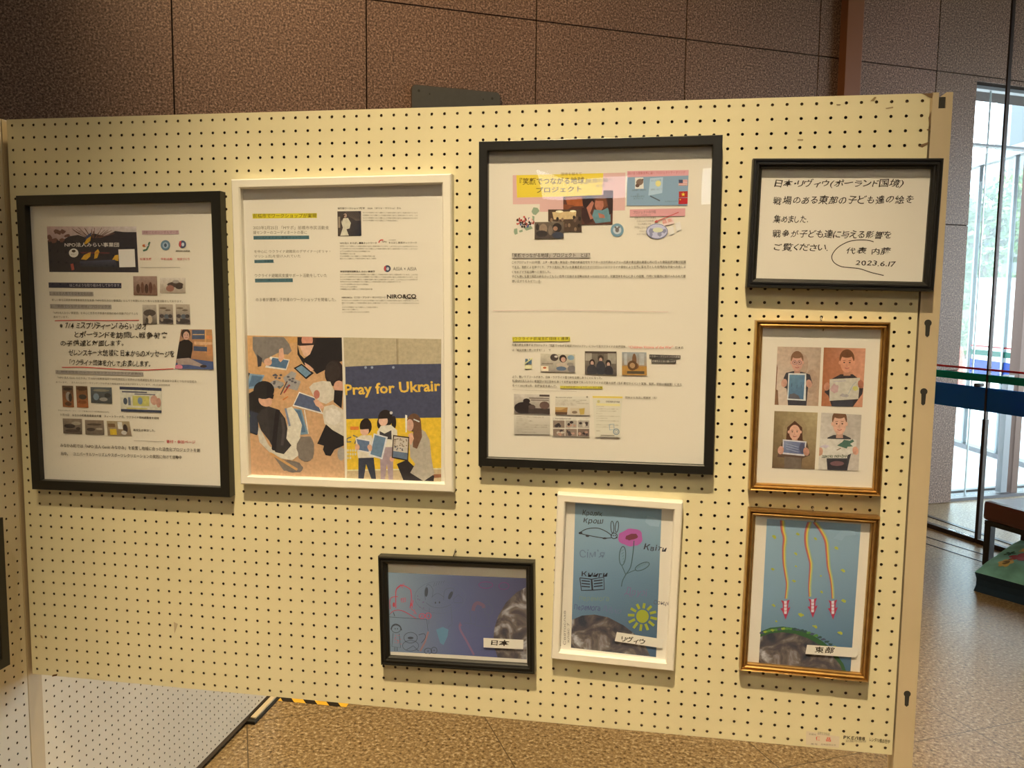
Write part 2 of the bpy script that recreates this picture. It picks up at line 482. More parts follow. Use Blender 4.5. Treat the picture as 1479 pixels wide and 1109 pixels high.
def main_panel():
    t = thing('display_panel', 'wide cream pegboard display panel that carries the eight framed prints', 'display panel', (0, 0, 0))
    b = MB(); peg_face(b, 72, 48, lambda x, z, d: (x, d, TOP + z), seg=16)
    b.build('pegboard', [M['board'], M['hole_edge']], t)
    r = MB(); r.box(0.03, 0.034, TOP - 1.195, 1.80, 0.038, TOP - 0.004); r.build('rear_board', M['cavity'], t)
    fr = MB()
    fr.box(0.001, 0.0045, TOP - 0.030, 1.795, 0.034, TOP - 0.003)
    fr.box(0.001, 0.0045, TOP - 1.195, 1.795, 0.034, TOP - 1.170)
    fr.box(1.770, 0.0045, TOP - 1.169, 1.796, 0.034, TOP - 0.031)
    fr.box(0.001, 0.0045, TOP - 1.169, 0.030, 0.034, TOP - 0.031)
    fr.build('inner_frame', M['wood_dark'], t)
    def post(x0, x1, y0, y1, notch):
        m = MB()
        if notch:
            c = (x0 + x1) / 2
            m.box(x0, y0, 0.012, x1, y1, TOP - 0.026)
            m.box(x0, y0, TOP - 0.026, c - 0.006, y1, TOP + 0.001); m.box(c + 0.006, y0, TOP - 0.026, x1, y1, TOP + 0.001)
        else:
            m.box(x0, y0, 0.012, x1, y1, TOP)
        o = m.build('post', M['post'], t)
        if notch:
            n = MB(); n.box(c - 0.0058, 0.004, TOP - 0.0258, c + 0.0058, 0.034, TOP - 0.006); n.build('notch_shade', M['slot'], o)  # dark box added to stand for shade inside the notch
        f = MB(); f.bbox(x0 + .001, y0 + .001, 0, x1 - .001, y1 - .001, 0.0125, 0.002); f.build('post_foot', M['rubber'], o)
        return o
    post(-0.040, -0.006, -0.0062, 0.0345, False)
    p = post(1.8035, 1.8365, -0.0002, 0.038, True)
    for u, v in ((1340, 473), (1334, 572), (1310, 1008)):
        q = on_y(u, v, -0.0005); k = MB(); keyhole(k, q.x, q.z, -0.0005); k.build('keyhole_slot', M['slot'], p)  # flat dark face, the keyhole's inner shade put into its colour
    # wear along the right hand edge
    br = ink((125, 92, 55))
    def chip(pts, c=br):
        s = MB()
        s.face([(*(lambda q: (q.x, -0.0004, q.z))(on_y(u, v, -0.0004)),) for u, v in pts][::-1], c)
        s.build('paint_chip', M['ink'], t)
    chip([(1330, 135), (1348, 134.5), (1346.5, 142), (1341, 140), (1337, 137.5)])
    chip([(1327, 211), (1331, 208.5), (1341, 205), (1340, 208.5), (1332, 213)])
    chip([(1338, 187), (1343, 185.5), (1343, 188), (1340, 188.5)])
    chip([(1341, 170), (1345, 160), (1344, 178), (1342, 184)])
    chip([(1257, 146), (1263, 140), (1266, 140), (1262, 146)], ink((150, 120, 70)))
    chip([(1279, 156), (1290, 154), (1290, 156), (1280, 157.5)], ink((165, 135, 88)))
    chip([(1208, 150.5), (1214, 150.5), (1214, 152), (1208, 152)], ink((150, 120, 75)))
    chip([(1152, 201), (1160, 201), (1160, 203), (1152, 203)], ink((165, 135, 88)))
    chip([(58, 917), (61, 918), (62, 922), (59, 921)], ink((150, 115, 65)))
    chip([(251, 898), (257, 901), (252, 915)], ink((188, 158, 108)))
    chip([(76, 974.5), (83, 973), (82, 976), (75, 977)], ink((95, 60, 25)))
    # inventory sticker and marker writing at the lower right corner
    st = Sheet(t, None, -0.0005, 'flat')
    st.use(1140, 1030, 7.784)
    st.begin('inventory_sticker', 'small cream paper sticker with two red characters')
    st.poly([(190, 198), (565, 262), (557, 388), (185, 352)], (214, 186, 140))
    st.text('前橋市', 222, 243, 300, 250, 20, (120, 105, 80)); st.text('国際交流協会', 318, 238, 455, 252, 34, (140, 125, 95))
    st.text('備', 298, 305, 352, 308, 46, (215, 60, 40), 0.02); st.text('品', 413, 315, 467, 320, 46, (215, 60, 40), 0.02)
    st.text('番号', 240, 352, 318, 358, 18, (130, 110, 80)); st.text('前橋国際交流', 355, 358, 522, 368, 20, (130, 110, 80))
    st.begin('marker_writing')
    st.text('PKE/188', 608, 290, 850, 305, 40, (60, 48, 30), 0.012, hand=0.4)
    st.text('レンタル', 900, 315, 1010, 325, 44, (80, 66, 42), 0, hand=0.6); st.text('備品在中', 1010, 332, 1130, 345, 50, (80, 66, 42), 0, hand=0.6)
    st.text('前橋市国際', 635, 325, 865, 328, 28, (140, 120, 85))
    st.done()

def side_panel(y0, label, foot_label=None, writing=False):
    X = -0.0075
    t = thing('tall_display_panel', label, 'display panel', (X, y0 + 0.6, 0))
    def conv(x, z, d): return (-d, x - 0.6, TOP + z)
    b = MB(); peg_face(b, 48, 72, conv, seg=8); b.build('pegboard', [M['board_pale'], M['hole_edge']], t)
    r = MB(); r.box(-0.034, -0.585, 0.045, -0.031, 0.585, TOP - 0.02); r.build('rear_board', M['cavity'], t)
    f = MB()
    for a in ((-0.6, TOP - 0.03, 0.6, TOP - 0.002), (-0.6, 0.035, 0.6, 0.062), (-0.6, 0.063, -0.574, TOP - 0.031), (0.574, 0.063, 0.6, TOP - 0.031)):
        f.box(-0.034, a[0], a[1], -0.0045, a[2], a[3])
    f.build('inner_frame', M['wood_dark'], t)
    s = MB(); s.box(-0.034, -0.6, 0.012, -0.001, 0.6, 0.034); s.build('bottom_strip', plain('panel_bottom_strip', (0.10, 0.065, 0.03), 0.6), t)  # dark strip between the board's lower edge and the floor
    for yy in (-0.45, 0.45):
        k = MB(); k.bbox(-0.10, yy - 0.10, 0.0, 0.028, yy + 0.14, 0.012, 0.002); fo = k.build('foot', M['rubber'], t)
        k = MB(); k.bbox(0.004, yy - 0.085, 0.012, 0.024, yy + 0.13, 0.02, 0.003); k.build('foot_cap', M['post'], fo)
    return t
# ------------------------------------------------------------------ printing: text and drawings as flat meshes
_text_cache = {}
def text_mesh(s, bold=0.0):
    key = (s, bold)
    if key not in _text_cache:
        cu = bpy.data.curves.new('t', 'FONT'); cu.body = s; cu.size = 1.0; cu.resolution_u = 2; cu.offset = bold
        cu.fill_mode = 'FRONT'
        o = bpy.data.objects.new('t', cu); COL.objects.link(o)
        bpy.context.view_layer.update()
        dg = bpy.context.evaluated_depsgraph_get()
        oe = o.evaluated_get(dg); me = oe.to_mesh()
        V = [(v.co.x, v.co.y) for v in me.vertices]; Fs = [tuple(p.vertices) for p in me.polygons]
        oe.to_mesh_clear()
        bpy.data.objects.remove(o); bpy.data.curves.remove(cu)
        _text_cache[key] = (V, Fs)
    return _text_cache[key]

class Sheet:
    """a printed page. Pixel positions read off the photograph are cast on to the page's own plane"""
    EPS = 0.000008
    def __init__(s, parent, sheet, y, inv):
        s.parent = sheet or parent; s.y = y; s.inv = inv; s.layer = 1; s.parts = []; s.cur = None
        s.rng = random.Random(11)
    def use(s, ox, oy, sc): s.ox, s.oy, s.sc = ox, oy, sc
    def P(s, x, y):
        w = on_y(s.ox + x / s.sc, s.oy + y / s.sc, s.y)
        if s.inv == 'flat': return (w.x, w.z)
        l = s.inv @ w
        return (l.x, l.z)
    clip = None
    def begin(s, name, label=None, mat='ink', clip=None):
        s.clip = clip
        s.cur = MB(); s.parts.append((name, label, s.cur, mat))
    def _d(s):
        s.layer += 1
        base = s.y if s.inv == 'flat' else (s.yl)
        return base - s.layer * s.EPS
    def _face(s, P2, col, y, mi=0):
        # keep every face turned to the viewer
        a = sum(P2[i][0] * P2[(i + 1) % len(P2)][1] - P2[(i + 1) % len(P2)][0] * P2[i][1] for i in range(len(P2)))
        if a < 0:
            P2 = P2[::-1]
            if col and isinstance(col[0], (tuple, list)): col = col[::-1]
        s.cur.face([(p[0], y, p[1]) for p in P2], col, mi)
    def _clip(s, P):
        if not s.clip: return P
        Q = s.clip
        area = sum(Q[i][0] * Q[(i + 1) % len(Q)][1] - Q[(i + 1) % len(Q)][0] * Q[i][1] for i in range(len(Q)))
        sg = 1 if area > 0 else -1
        for i in range(len(Q)):
            a, b = Q[i], Q[(i + 1) % len(Q)]
            side = lambda p: sg * ((b[0] - a[0]) * (p[1] - a[1]) - (b[1] - a[1]) * (p[0] - a[0]))
            out = []
            for j in range(len(P)):
                p, q = P[j], P[(j + 1) % len(P)]
                dp, dq = side(p), side(q)
                if dp >= 0: out.append(p)
                if (dp >= 0) != (dq >= 0):
                    t = dp / (dp - dq); out.append((p[0] + (q[0] - p[0]) * t, p[1] + (q[1] - p[1]) * t))
            P = out
            if len(P) < 3: return []
        return P
    def poly(s, pts, c, mi=0):
        pts = s._clip(list(pts))
        if len(pts) < 3: return
        s._face([s.P(*p) for p in pts], ink(c), s._d(), mi)
    def grad(s, pts, cols):
        s._face([s.P(*p) for p in pts], [ink(c) for c in cols], s._d())
    def rect(s, x0, y0, x1, y1, c, sl=0.0):
        d = (x1 - x0) * sl
        s.poly([(x0, y0), (x1, y0 + d), (x1, y1 + d), (x0, y1)], c)
    def ell(s, cx, cy, rx, ry, c, rot=0, n=18, a0=0, a1=360, jit=0):
        r = math.radians(rot); P = []
        for k in range(n):
            a = math.radians(a0 + (a1 - a0) * k / (n if a1 - a0 == 360 else n - 1))
            q = 1 + (s.rng.uniform(-jit, jit) if jit else 0)
            x, y = rx * math.cos(a) * q, ry * math.sin(a) * q
            P.append((cx + x * math.cos(r) - y * math.sin(r), cy + x * math.sin(r) + y * math.cos(r)))
        s.poly(P, c)
    def line(s, pts, w, c, smooth=False, close=False):
        if smooth and len(pts) > 2:
            P = []
            n = len(pts)
            for i in range(n - 1):
                p0, p1, p2, p3 = pts[max(i - 1, 0)], pts[i], pts[i + 1], pts[min(i + 2, n - 1)]
                for k in range(6):
                    t = k / 6
                    P.append(tuple(0.5 * (2 * p1[a] + (p2[a] - p0[a]) * t + (2 * p0[a] - 5 * p1[a] + 4 * p2[a] - p3[a]) * t * t + (3 * p1[a] - p0[a] - 3 * p2[a] + p3[a]) * t ** 3) for a in (0, 1)))
            P.append(pts[-1]); pts = P
        if close: pts = list(pts) + [pts[0]]
        y = s._d(); col = ink(c); L = []; R = []
        for i, p in enumerate(pts):
            a = pts[max(i - 1, 0)]; b = pts[min(i + 1, len(pts) - 1)]
            dx, dy = b[0] - a[0], b[1] - a[1]; m = math.hypot(dx, dy) or 1
            L.append((p[0] - dy / m * w / 2, p[1] + dx / m * w / 2)); R.append((p[0] + dy / m * w / 2, p[1] - dx / m * w / 2))
        for i in range(len(pts) - 1):
            qd = s._clip([L[i], L[i + 1], R[i + 1], R[i]])
            if len(qd) >= 3: s._face([s.P(*q) for q in qd], col, y)
    def ring(s, cx, cy, rx, ry, w, c, n=22, a0=0, a1=360, rot=0):
        r = math.radians(rot); P = []
        for k in range(n + 1):
            a = math.radians(a0 + (a1 - a0) * k / n); x, y = rx * math.cos(a), ry * math.sin(a)
            P.append((cx + x * math.cos(r) - y * math.sin(r), cy + x * math.sin(r) + y * math.cos(r)))
        s.line(P, w, c)
    def text(s, t, x0, y0, x1, y1, h, c, bold=0.0, hand=0.0, mi=0):
        """string whose box stands on the line (x0,y0)-(x1,y1) and is h high"""
        A = s.P(x0, y0); B = s.P(x1, y1); Hh = math.dist(s.P(x0, y0 - h), A)
        ux, uz = B[0] - A[0], B[1] - A[1]; Wd = math.hypot(ux, uz); ux /= Wd; uz /= Wd
        y = s._d(); col = ink(c)
        if not hand:
            V, Fs = text_mesh(t, bold); groups = [(V, Fs)]
        else:
            groups = []; cx = 0.0
            for ch in t:
                if ch == ' ': cx += 0.35; continue
                V, Fs = text_mesh(ch, bold)
                if not V: cx += 0.5; continue
                mnx = min(p[0] for p in V); mxx = max(p[0] for p in V); mny = min(p[1] for p in V); mxy = max(p[1] for p in V)
                q = s.rng.uniform(-0.10, 0.10) * hand; sh = 0.16 * hand + s.rng.uniform(-.06, .06) * hand
                scl = 1 + s.rng.uniform(-0.10, 0.07) * hand; oy = s.rng.uniform(-0.06, 0.06) * hand
                mx_, my_ = (mnx + mxx) / 2, 0.3
                G = []
                for px, py in V:
                    a, b = (px - mx_) * scl, (py - my_) * scl
                    # a pen's uneven stroke: bend the glyph a little
                    a += 0.035 * hand * math.sin(7 * py + cx * 3); b += 0.035 * hand * math.sin(6 * px + cx * 5)
                    a += sh * b
                    G.append((cx + (mxx - mnx) / 2 + a * math.cos(q) - b * math.sin(q), my_ + oy + a * math.sin(q) + b * math.cos(q)))
                groups.append((G, Fs)); cx += (mxx - mnx) + 0.10
        allv = [p for g in groups for p in g[0]]
        if not allv: return
        mnx = min(p[0] for p in allv); mxx = max(p[0] for p in allv); mny = min(p[1] for p in allv); mxy = max(p[1] for p in allv)
        sx = Wd / max(mxx - mnx, 1e-6); sz = Hh / max(mxy - mny, 1e-6)
        for V, Fs in groups:
            Q = []
            for px, py in V:
                a = (px - mnx) * sx; b = (py - mny) * sz
                Q.append((A[0] + ux * a - uz * b, y, A[1] + uz * a + ux * b))
            s.cur.grid_faces(Q, [f if True else f for f in Fs], mi, False, col)
    def tiny(s, rows, c=(95, 85, 70), h=8):
        """rows of very small print: (x0, y0, x1, y1)"""
        base = 'このプロジェクトは世界の子どもたちの笑顔をつなぐ活動として地域の団体と協力し支援を続けています。'
        for x0, y0, x1, y1 in rows:
            n = max(2, int((x1 - x0) / (h * 1.15)))
            k = s.rng.randrange(0, 20)
            s.text((base * 4)[k:k + n], x0, y0, x1, y1, h, c)
    def done(s):
        for name, label, mb, mat in s.parts:
            o = mb.build(name, [M[mat], M['earth']], s.parent)
            if label: o['label'] = label
        s.parts = []

# ------------------------------------------------------------------ picture frames
def px(ox, oy, sc, x, y): return (ox + x / sc, oy + y / sc)

def make_frame(name, label, corners, inner, mat, profile, depth=0.022, cat='picture frame', group=None, glass=True):
    """corners/inner: outer and inner edges of the moulding in the photograph, TL TR BR BL"""
    Q = [on_y(u, v, -depth) for u, v in corners]
    I = [on_y(u, v, -depth) for u, v in inner]
    w = ((Q[1] - Q[0]).length + (Q[2] - Q[3]).length) / 2; h = ((Q[3] - Q[0]).length + (Q[2] - Q[1]).length) / 2
    iw = ((I[1] - I[0]).length + (I[2] - I[3]).length) / 2; ih = ((I[3] - I[0]).length + (I[2] - I[1]).length) / 2
    bw = ((w - iw) + (h - ih)) / 4
    c = (Q[0] + Q[1] + Q[2] + Q[3]) / 4
    d = (Q[1] - Q[0]) + (Q[2] - Q[3])
    rot = math.atan2(d.z, d.x)
    e = (Q[0] - Q[3]) + (Q[1] - Q[2])
    rot2 = math.atan2(-e.x, e.z)
    rot = (rot + rot2) / 2
    print('FRAME', name, 'w %.3f h %.3f bw %.3f rot %.2f (%.2f %.2f)' % (w, h, bw, math.degrees(rot), math.degrees(math.atan2(d.z, d.x)), math.degrees(rot2)), 'resid', [round((q - c).length - math.hypot(w, h) / 2, 4) for q in Q])
    t = thing(name, label, cat, (c.x, -0.0006, c.z), (0, -rot, 0), group)
    mw = Matrix.Translation(t.location) @ Matrix.Rotation(-rot, 4, 'Y')
    inv = mw.inverted()
    # moulding: rings of the profile (inset 0..1 of border width, depth)
    mb = MB(); rings = []
    for ins, dp in profile:
        a, b = w / 2 - ins * bw, h / 2 - ins * bw
        rings.append([(-a, -dp, b), (a, -dp, b), (a, -dp, -b), (-a, -dp, -b)])
    for r0, r1 in zip(rings, rings[1:]):
        for k in range(4):
            n = (k + 1) % 4
            mb.face([r0[k], r0[n], r1[n], r1[k]][::1])
    mb.build('moulding', mat, t)
    a, b = w / 2 - 0.6 * bw, h / 2 - 0.6 * bw
    bk = MB(); bk.box(-a, -0.006, -b, a, -0.001, b); bk.build('backing_board', M['frame_back'], t)
    a, b = w / 2 - 0.7 * bw, h / 2 - 0.7 * bw
    pp = MB(); nx, nz = 6, 6
    pp.face([(-a, -0.0075, -b), (a, -0.0075, -b), (a, -0.0075, b), (-a, -0.0075, b)])
    paper = pp.build('paper', M['paper'], t)
    if glass:
        g = MB(); g.face([(-a, -0.0105, -b), (a, -0.0105, -b), (a, -0.0105, b), (-a, -0.0105, b)])
        g.build('glass', M['acrylic'], t)
    s = Sheet(t, paper, -0.0081, inv); s.yl = -0.0075
    return t, s, mw

D = 0.022
FLAT = [(0, 0.0), (0, D - 0.001), (0.05, D), (0.93, D), (1.0, D - 0.001), (1.0, 0.006)]
STEP = [(0, 0.0), (0, D - 0.004), (0.08, D), (0.24, D), (0.30, D - 0.003), (0.42, D - 0.003), (0.47, D - 0.001), (0.62, D - 0.001), (0.68, D - 0.005), (0.86, D - 0.006), (1.0, D - 0.009), (1.0, 0.006)]
CHAMF = [(0, 0.0), (0, D - 0.003), (0.14, D), (0.86, D), (1.0, D - 0.003), (1.0, 0.006)]
GOLD = [(0, 0.0), (0, D - 0.008), (0.06, D - 0.003), (0.16, D), (0.28, D - 0.001), (0.36, D - 0.005), (0.42, D - 0.006), (0.50, D - 0.003), (0.62, D - 0.002), (0.74, D - 0.004), (0.80, D - 0.008), (0.88, D - 0.007), (1.0, D - 0.010), (1.0, 0.006)]

def q1(x, y): return px(10, 270, 4.482, x, y)
def q2(x, y): return px(10, 490, 4.482, x, y)
def q3(x, y): return px(325, 245, 4.415, x, y)
def q4(x, y): return px(325, 475, 4.107, x, y)
def q5(x, y): return px(680, 190, 3.997, x, y)
def q6(x, y): return px(680, 450, 3.997, x, y)
def q7(x, y): return px(1070, 215, 4.771, x, y)
def q8(x, y): return px(1070, 450, 3.961, x, y)
def q9(x, y): return px(535, 785, 5.16, x, y)
def q10(x, y): return px(790, 700, 3.96, x, y)
def q11(x, y): return px(1060, 725, 4.107, x, y)

DK = (62, 52, 42); BODY = (92, 80, 62); SKIN = (190, 140, 105)

def thumb(s, q, base, blobs, label=None, name='printed_photo'):
    """small photograph: quad with a two tone ground and a few shapes; blobs are (fx, fy, rx, ry, colour) in fractions"""
    s.begin(name, label, 'photo')
    top, bot = base
    s.grad(q, [top, top, bot, bot])
    def at(fx, fy):
        x = (q[0][0] * (1 - fx) + q[1][0] * fx) * (1 - fy) + (q[3][0] * (1 - fx) + q[2][0] * fx) * fy
        y = (q[0][1] * (1 - fx) + q[1][1] * fx) * (1 - fy) + (q[3][1] * (1 - fx) + q[2][1] * fx) * fy
        return x, y
    w = math.dist(q[0], q[1]); h = math.dist(q[0], q[3])
    for b in blobs:
        fx, fy, rx, ry, c = b[:5]
        if len(b) > 5:
            s.poly([at(fx - rx, fy - ry), at(fx + rx, fy - ry), at(fx + rx, fy + ry), at(fx - rx, fy + ry)], c)
        else:
            # stay inside the print
            pts = []
            for k in range(12):
                a = 2 * math.pi * k / 12
                pts.append(at(min(1, max(0, fx + rx * math.cos(a))), min(1, max(0, fy + ry * math.sin(a)))))
            s.poly(pts, c)

def R4(x0, y0, x1, y1, dx=0, dy=0): return [(x0, y0), (x1, y0 + dy), (x1 + dx, y1 + dy), (x0 + dx, y1)]
def B(fx, fy, rx, ry, c): return (fx, fy, rx, ry, c, 1)

# ---- 1: activity report in the black frame on the left
def frame_report():
    t, s, mw = make_frame('picture_frame', 'black framed activity report with red underlined handwriting, at the left end of the pegboard',
        [q1(38, 45), q1(1375, 38), q2(1448, 1030), q2(180, 965)], [q1(97, 98), q1(1293, 95), q2(1368, 972), q2(228, 914)], M['black_frame'], FLAT, cat='picture frame')
    s.use(10, 270, 4.482)
    s.begin('printed_photo', 'banner photo of dark trees at dusk', 'photo', [(258, 255), (838, 256), (852, 553), (275, 550)])
    s.grad([(258, 255), (838, 256), (852, 553), (275, 550)], [(190, 150, 130), (212, 190, 165), (52, 46, 52), (45, 40, 44)])
    s.poly([(262, 350), (300, 335), (350, 352), (400, 320), (460, 310), (520, 330), (560, 300), (640, 320), (700, 285), (760, 292), (838, 292), (851, 552), (275, 549)], (48, 42, 44))
    for k in range(26):
        x = s.rng.uniform(420, 700); y0 = 330
        s.line([(560 + (x - 560) * .3, y0), (x, s.rng.uniform(262, 300))], 3, (105, 70, 55))
    for k in range(14):
        s.ell(s.rng.uniform(262, 400), s.rng.uniform(285, 350), 16, 12, (110, 72, 58), jit=.4, n=9)
    s.poly([(500, 365), (535, 310), (545, 320), (540, 350), (510, 372)], (205, 150, 40)); s.poly([(515, 318), (545, 295), (545, 318), (505, 345)], (60, 70, 120))
    for p in ([(480, 468), (500, 440), (545, 420), (540, 450), (515, 472)], [(565, 465), (570, 420), (590, 402), (600, 420), (585, 460)], [(683, 470), (700, 442), (722, 438), (722, 480)]): s.poly(p, (205, 150, 45))
    s.poly([(412, 500), (430, 495), (438, 535), (420, 540)], (165, 80, 60))
    s.grad([(470, 480), (700, 470), (720, 520), (480, 520)], [(62, 60, 82), (70, 68, 90), (45, 42, 50), (45, 42, 50)])
    s.begin('printed_text')
    s.text('NPO法人みらい事業団', 375, 388, 727, 388, 28, (225, 205, 175), 0.01)
    s.ell(433, 427, 31, 29, (222, 205, 175)); s.ell(433, 415, 13, 9, (70, 55, 45)); s.text('みらい', 416, 440, 450, 440, 8, (100, 85, 70))
    s.text('NPO MIRAI JIGYODAN', 480, 434, 664, 436, 14, (150, 60, 55))
    s.poly([(722, 404), (827, 402), (833, 518), (729, 520)], (225, 208, 178))
    s.poly([(874, 282), (1113, 280), (1115, 306), (876, 309)], (190, 152, 138)); s.text('活動ごとのシンボルマーク', 880, 303, 1108, 301, 18, (120, 75, 68))
    s.line([(882, 412), (905, 405), (915, 385), (922, 362), (928, 358)], 11, (60, 125, 70)); s.ell(889, 380, 12, 9, (200, 110, 60)); s.ell(905, 378, 12, 6, (215, 190, 170))
    s.ell(1027, 377, 31, 33, (88, 130, 150)); s.ell(1027, 377, 19, 20, (150, 168, 170)); s.ell(1027, 377, 9, 12, (70, 90, 110))
    s.ell(1137, 371, 24, 25, (70, 80, 120)); s.poly([(1117, 352), (1130, 348), (1126, 395), (1114, 380)], (190, 70, 65)); s.ell(1140, 372, 9, 12, (200, 195, 185))
    s.text('ARISA×AIRSA', 1093, 420, 1188, 420, 12, DK, 0.01)
    for w, a, b in (('伝習支援', 862, 937), ('平和活動', 997, 1072), ('地球づくり', 1103, 1183)): s.text(w, a, 474, b, 474, 15, (205, 90, 85), .01)
    s.line([(865, 521), (1123, 521)], 2.5, (170, 152, 130))
    s.poly([(270, 618), (742, 622), (742, 655), (272, 652)], (50, 44, 72)); s.text('はこのような取り組みをしております。', 408, 646, 738, 647, 20, (190, 175, 160))
    gb = (158, 142, 120)
    s.poly([(275, 676), (560, 679), (562, 706), (277, 703)], gb); s.text('１.伝える人育てる日本文化の旅', 279, 699, 555, 701, 20, (98, 84, 70))
    s.text('新しい東北伝統教育映像集普及文化支援「NPO法人みらい事業団」として十年間にわたり様々な支援活動をしております。', 292, 738, 1138, 748, 15, BODY)
    s.poly([(280, 758), (677, 762), (679, 790), (282, 787)], gb); s.text('２.「笑顔でつながる地球」プロジェクト', 284, 781, 672, 785, 20, (98, 84, 70))
    s.text('「NPO法人みらい事業団」を中心に世界の子供達の笑顔の絵の交換プログラムを', 302, 822, 850, 828, 16, BODY); s.text('進めています。', 303, 848, 400, 849, 14, BODY)
    thumb(s, [(818, 577), (972, 578), (976, 703), (821, 700)], ((160, 128, 105), (120, 85, 62)), [(.2, .65, .08, .25, (85, 55, 42)), (.38, .6, .07, .3, (105, 70, 52)), (.55, .65, .08, .25, (75, 50, 40)), (.72, .6, .08, .3, (98, 62, 48)), (.88, .65, .07, .25, (120, 84, 64))])
    thumb(s, [(992, 587), (1157, 588), (1157, 687), (991, 685)], ((212, 192, 160), (165, 142, 112)), [(.6, .45, .32, .18, (78, 60, 48)), (.4, .7, .16, .22, (150, 100, 78)), (.62, .25, .14, .12, (160, 142, 122)), (.75, .6, .15, .15, (70, 56, 46))])
    thumb(s, [(878, 762), (968, 762), (973, 888), (882, 890)], ((185, 165, 135), (92, 78, 64)), [(.5, .42, .45, .18, (82, 68, 56)), (.5, .75, .18, .22, (190, 165, 128)), (.3, .8, .1, .15, (70, 58, 48))])
    for x in (983, 1093):
        thumb(s, R4(x, 758, x + 92, 886, 4, 2), ((182, 160, 128), (96, 82, 72)), [(.2, .6, .16, .1, (78, 66, 58)), (.55, .62, .2, .12, (90, 92, 95)), (.8, .6, .15, .1, (70, 60, 54)), (.5, .85, .5, .12, (66, 56, 50)), (.3, .2, .25, .05, (120, 100, 75)), (.65, .3, .2, .05, (110, 92, 70)), (.2, .8, .1, .08, (150, 130, 105))])
    s.begin('red_underline', 'red pen underline')
    s.line([(312, 866), (450, 862), (640, 864), (857, 862)], 5, (205, 60, 55), True)
    s.begin('handwriting', 'black handwritten notes')
    HB = 0.012; HC = (48, 38, 30)
    s.text('※ 7/4 ミスプリティーン「みらい」10才', 345, 920, 912, 925, 46, HC, HB, 1)
    s.text('とポーランドを訪問し、戦争被害', 440, 978, 1042, 985, 48, HC, HB, 1)
    s.text('の子供達と対面します。', 350, 1032, 757, 1031, 44, HC, HB, 1)
    s.use(10, 490, 4.482)
    s.text('ゼレンスキー大統領に 日本からのメッセージを', 402, 108, 1086, 118, 46, HC, HB, 1)
    s.text('「ウクライナ団体を介して」お渡しします。', 408, 172, 930, 182, 46, HC, HB, 1)
    s.begin('red_underline', 'red pen underline')
    s.line([(358, 181), (500, 180), (700, 192), (880, 198), (1080, 190)], 5, (205, 60, 55), True)
    s.begin('printed_text')
    s.poly([(316, 199), (884, 213), (887, 238), (318, 222)], gb); s.text('３. 地域活性化 ハッコールセンター (ウクライナ避難民)', 322, 218, 880, 233, 18, (90, 76, 62))
    s.text('「NPO 法人 Genki みなかみ」で10月行政教育協同で500名高校生と世界中の地域課題を考えながら自治体や企業とつながる取組み', 330, 254, 1230, 282, 16, BODY)
    s.text('めています。　またみんなのデータマッチングの手法で地域活性化を目指す研究をしています。(仮)日本財団助成', 320, 284, 1058, 305, 14, BODY)
    s.text('芋生が人気のキーマン・シーヤ監督(みなかみ町教育長会合同)', 333, 465, 663, 477, 11, BODY)
    s.text('９月15日　みなかみ町教育委員会共催　スィートラーナ氏、ウクライナ現地避難者を招待', 348, 495, 986, 518, 16, DK, .01)
    s.text('高校生が参加した。', 820, 594, 962, 598, 16, DK, .01)
    s.line([(823, 655), (1020, 662)], 2.5, (150, 132, 110)); s.text('寄付・参加ページ', 1035, 672, 1222, 676, 22, (190, 60, 62), .012)
    s.text('みなかみ町では「NPO 法人 Genki みなかみ」を設置し地域に合った活性化プロジェクトを創', 348, 697, 1252, 731, 24, DK, .006)
    s.text('出中。　ユニバーサルツーリズムやスポーツレクリエーションの実践に向けて活動中', 352, 750, 1133, 776, 24, DK, .006)
    thumb(s, [(358, 299), (430, 301), (437, 440), (364, 436)], ((90, 72, 52), (150, 90, 48)), [(.5, .15, .4, .08, (60, 48, 38)), (.55, .5, .25, .22, (150, 135, 110)), (.7, .55, .15, .2, (55, 44, 36)), (.5, .85, .3, .1, (90, 62, 40))])
    thumb(s, [(448, 301), (522, 303), (530, 443), (456, 440)], ((105, 78, 50), (160, 88, 45)), [(.5, .12, .45, .1, (78, 52, 34)), (.55, .5, .35, .12, (66, 56, 46)), (.5, .75, .4, .08, (125, 70, 38))])
    thumb(s, [(543, 308), (680, 311), (683, 416), (547, 411)], ((88, 88, 80), (70, 68, 62)), [(.25, .6, .14, .22, (110, 128, 135)), (.6, .75, .2, .12, (150, 138, 118)), (.5, .2, .4, .08, (130, 118, 92)), (.8, .5, .15, .15, (56, 54, 50))])
    thumb(s, [(731, 305), (1003, 315), (1003, 475), (741, 466)], ((205, 192, 160), (200, 185, 148)), [B(.5, .06, .5, .06, (50, 56, 92)), B(.5, .95, .5, .05, (50, 58, 96)), B(.4, .55, .1, .2, (190, 175, 90)), B(.6, .55, .1, .2, (190, 175, 90)), (.48, .55, .06, .15, (105, 135, 165)), (.12, .58, .05, .14, (70, 80, 95)), B(.22, .58, .03, .16, (110, 115, 125)), (.82, .5, .09, .2, (190, 140, 110)), (.93, .6, .06, .2, (180, 128, 100)), B(.35, .2, .3, .03, (95, 90, 95)), B(.6, .28, .25, .02, (95, 90, 95)), B(.4, .86, .25, .02, (190, 170, 60))])
    thumb(s, [(363, 511), (487, 514), (490, 613), (368, 608)], ((135, 115, 88), (95, 78, 62)), [(.35, .5, .3, .15, (60, 50, 44)), (.7, .3, .25, .12, (160, 142, 112)), (.5, .8, .4, .1, (75, 60, 50)), (.8, .65, .12, .1, (62, 50, 44))])
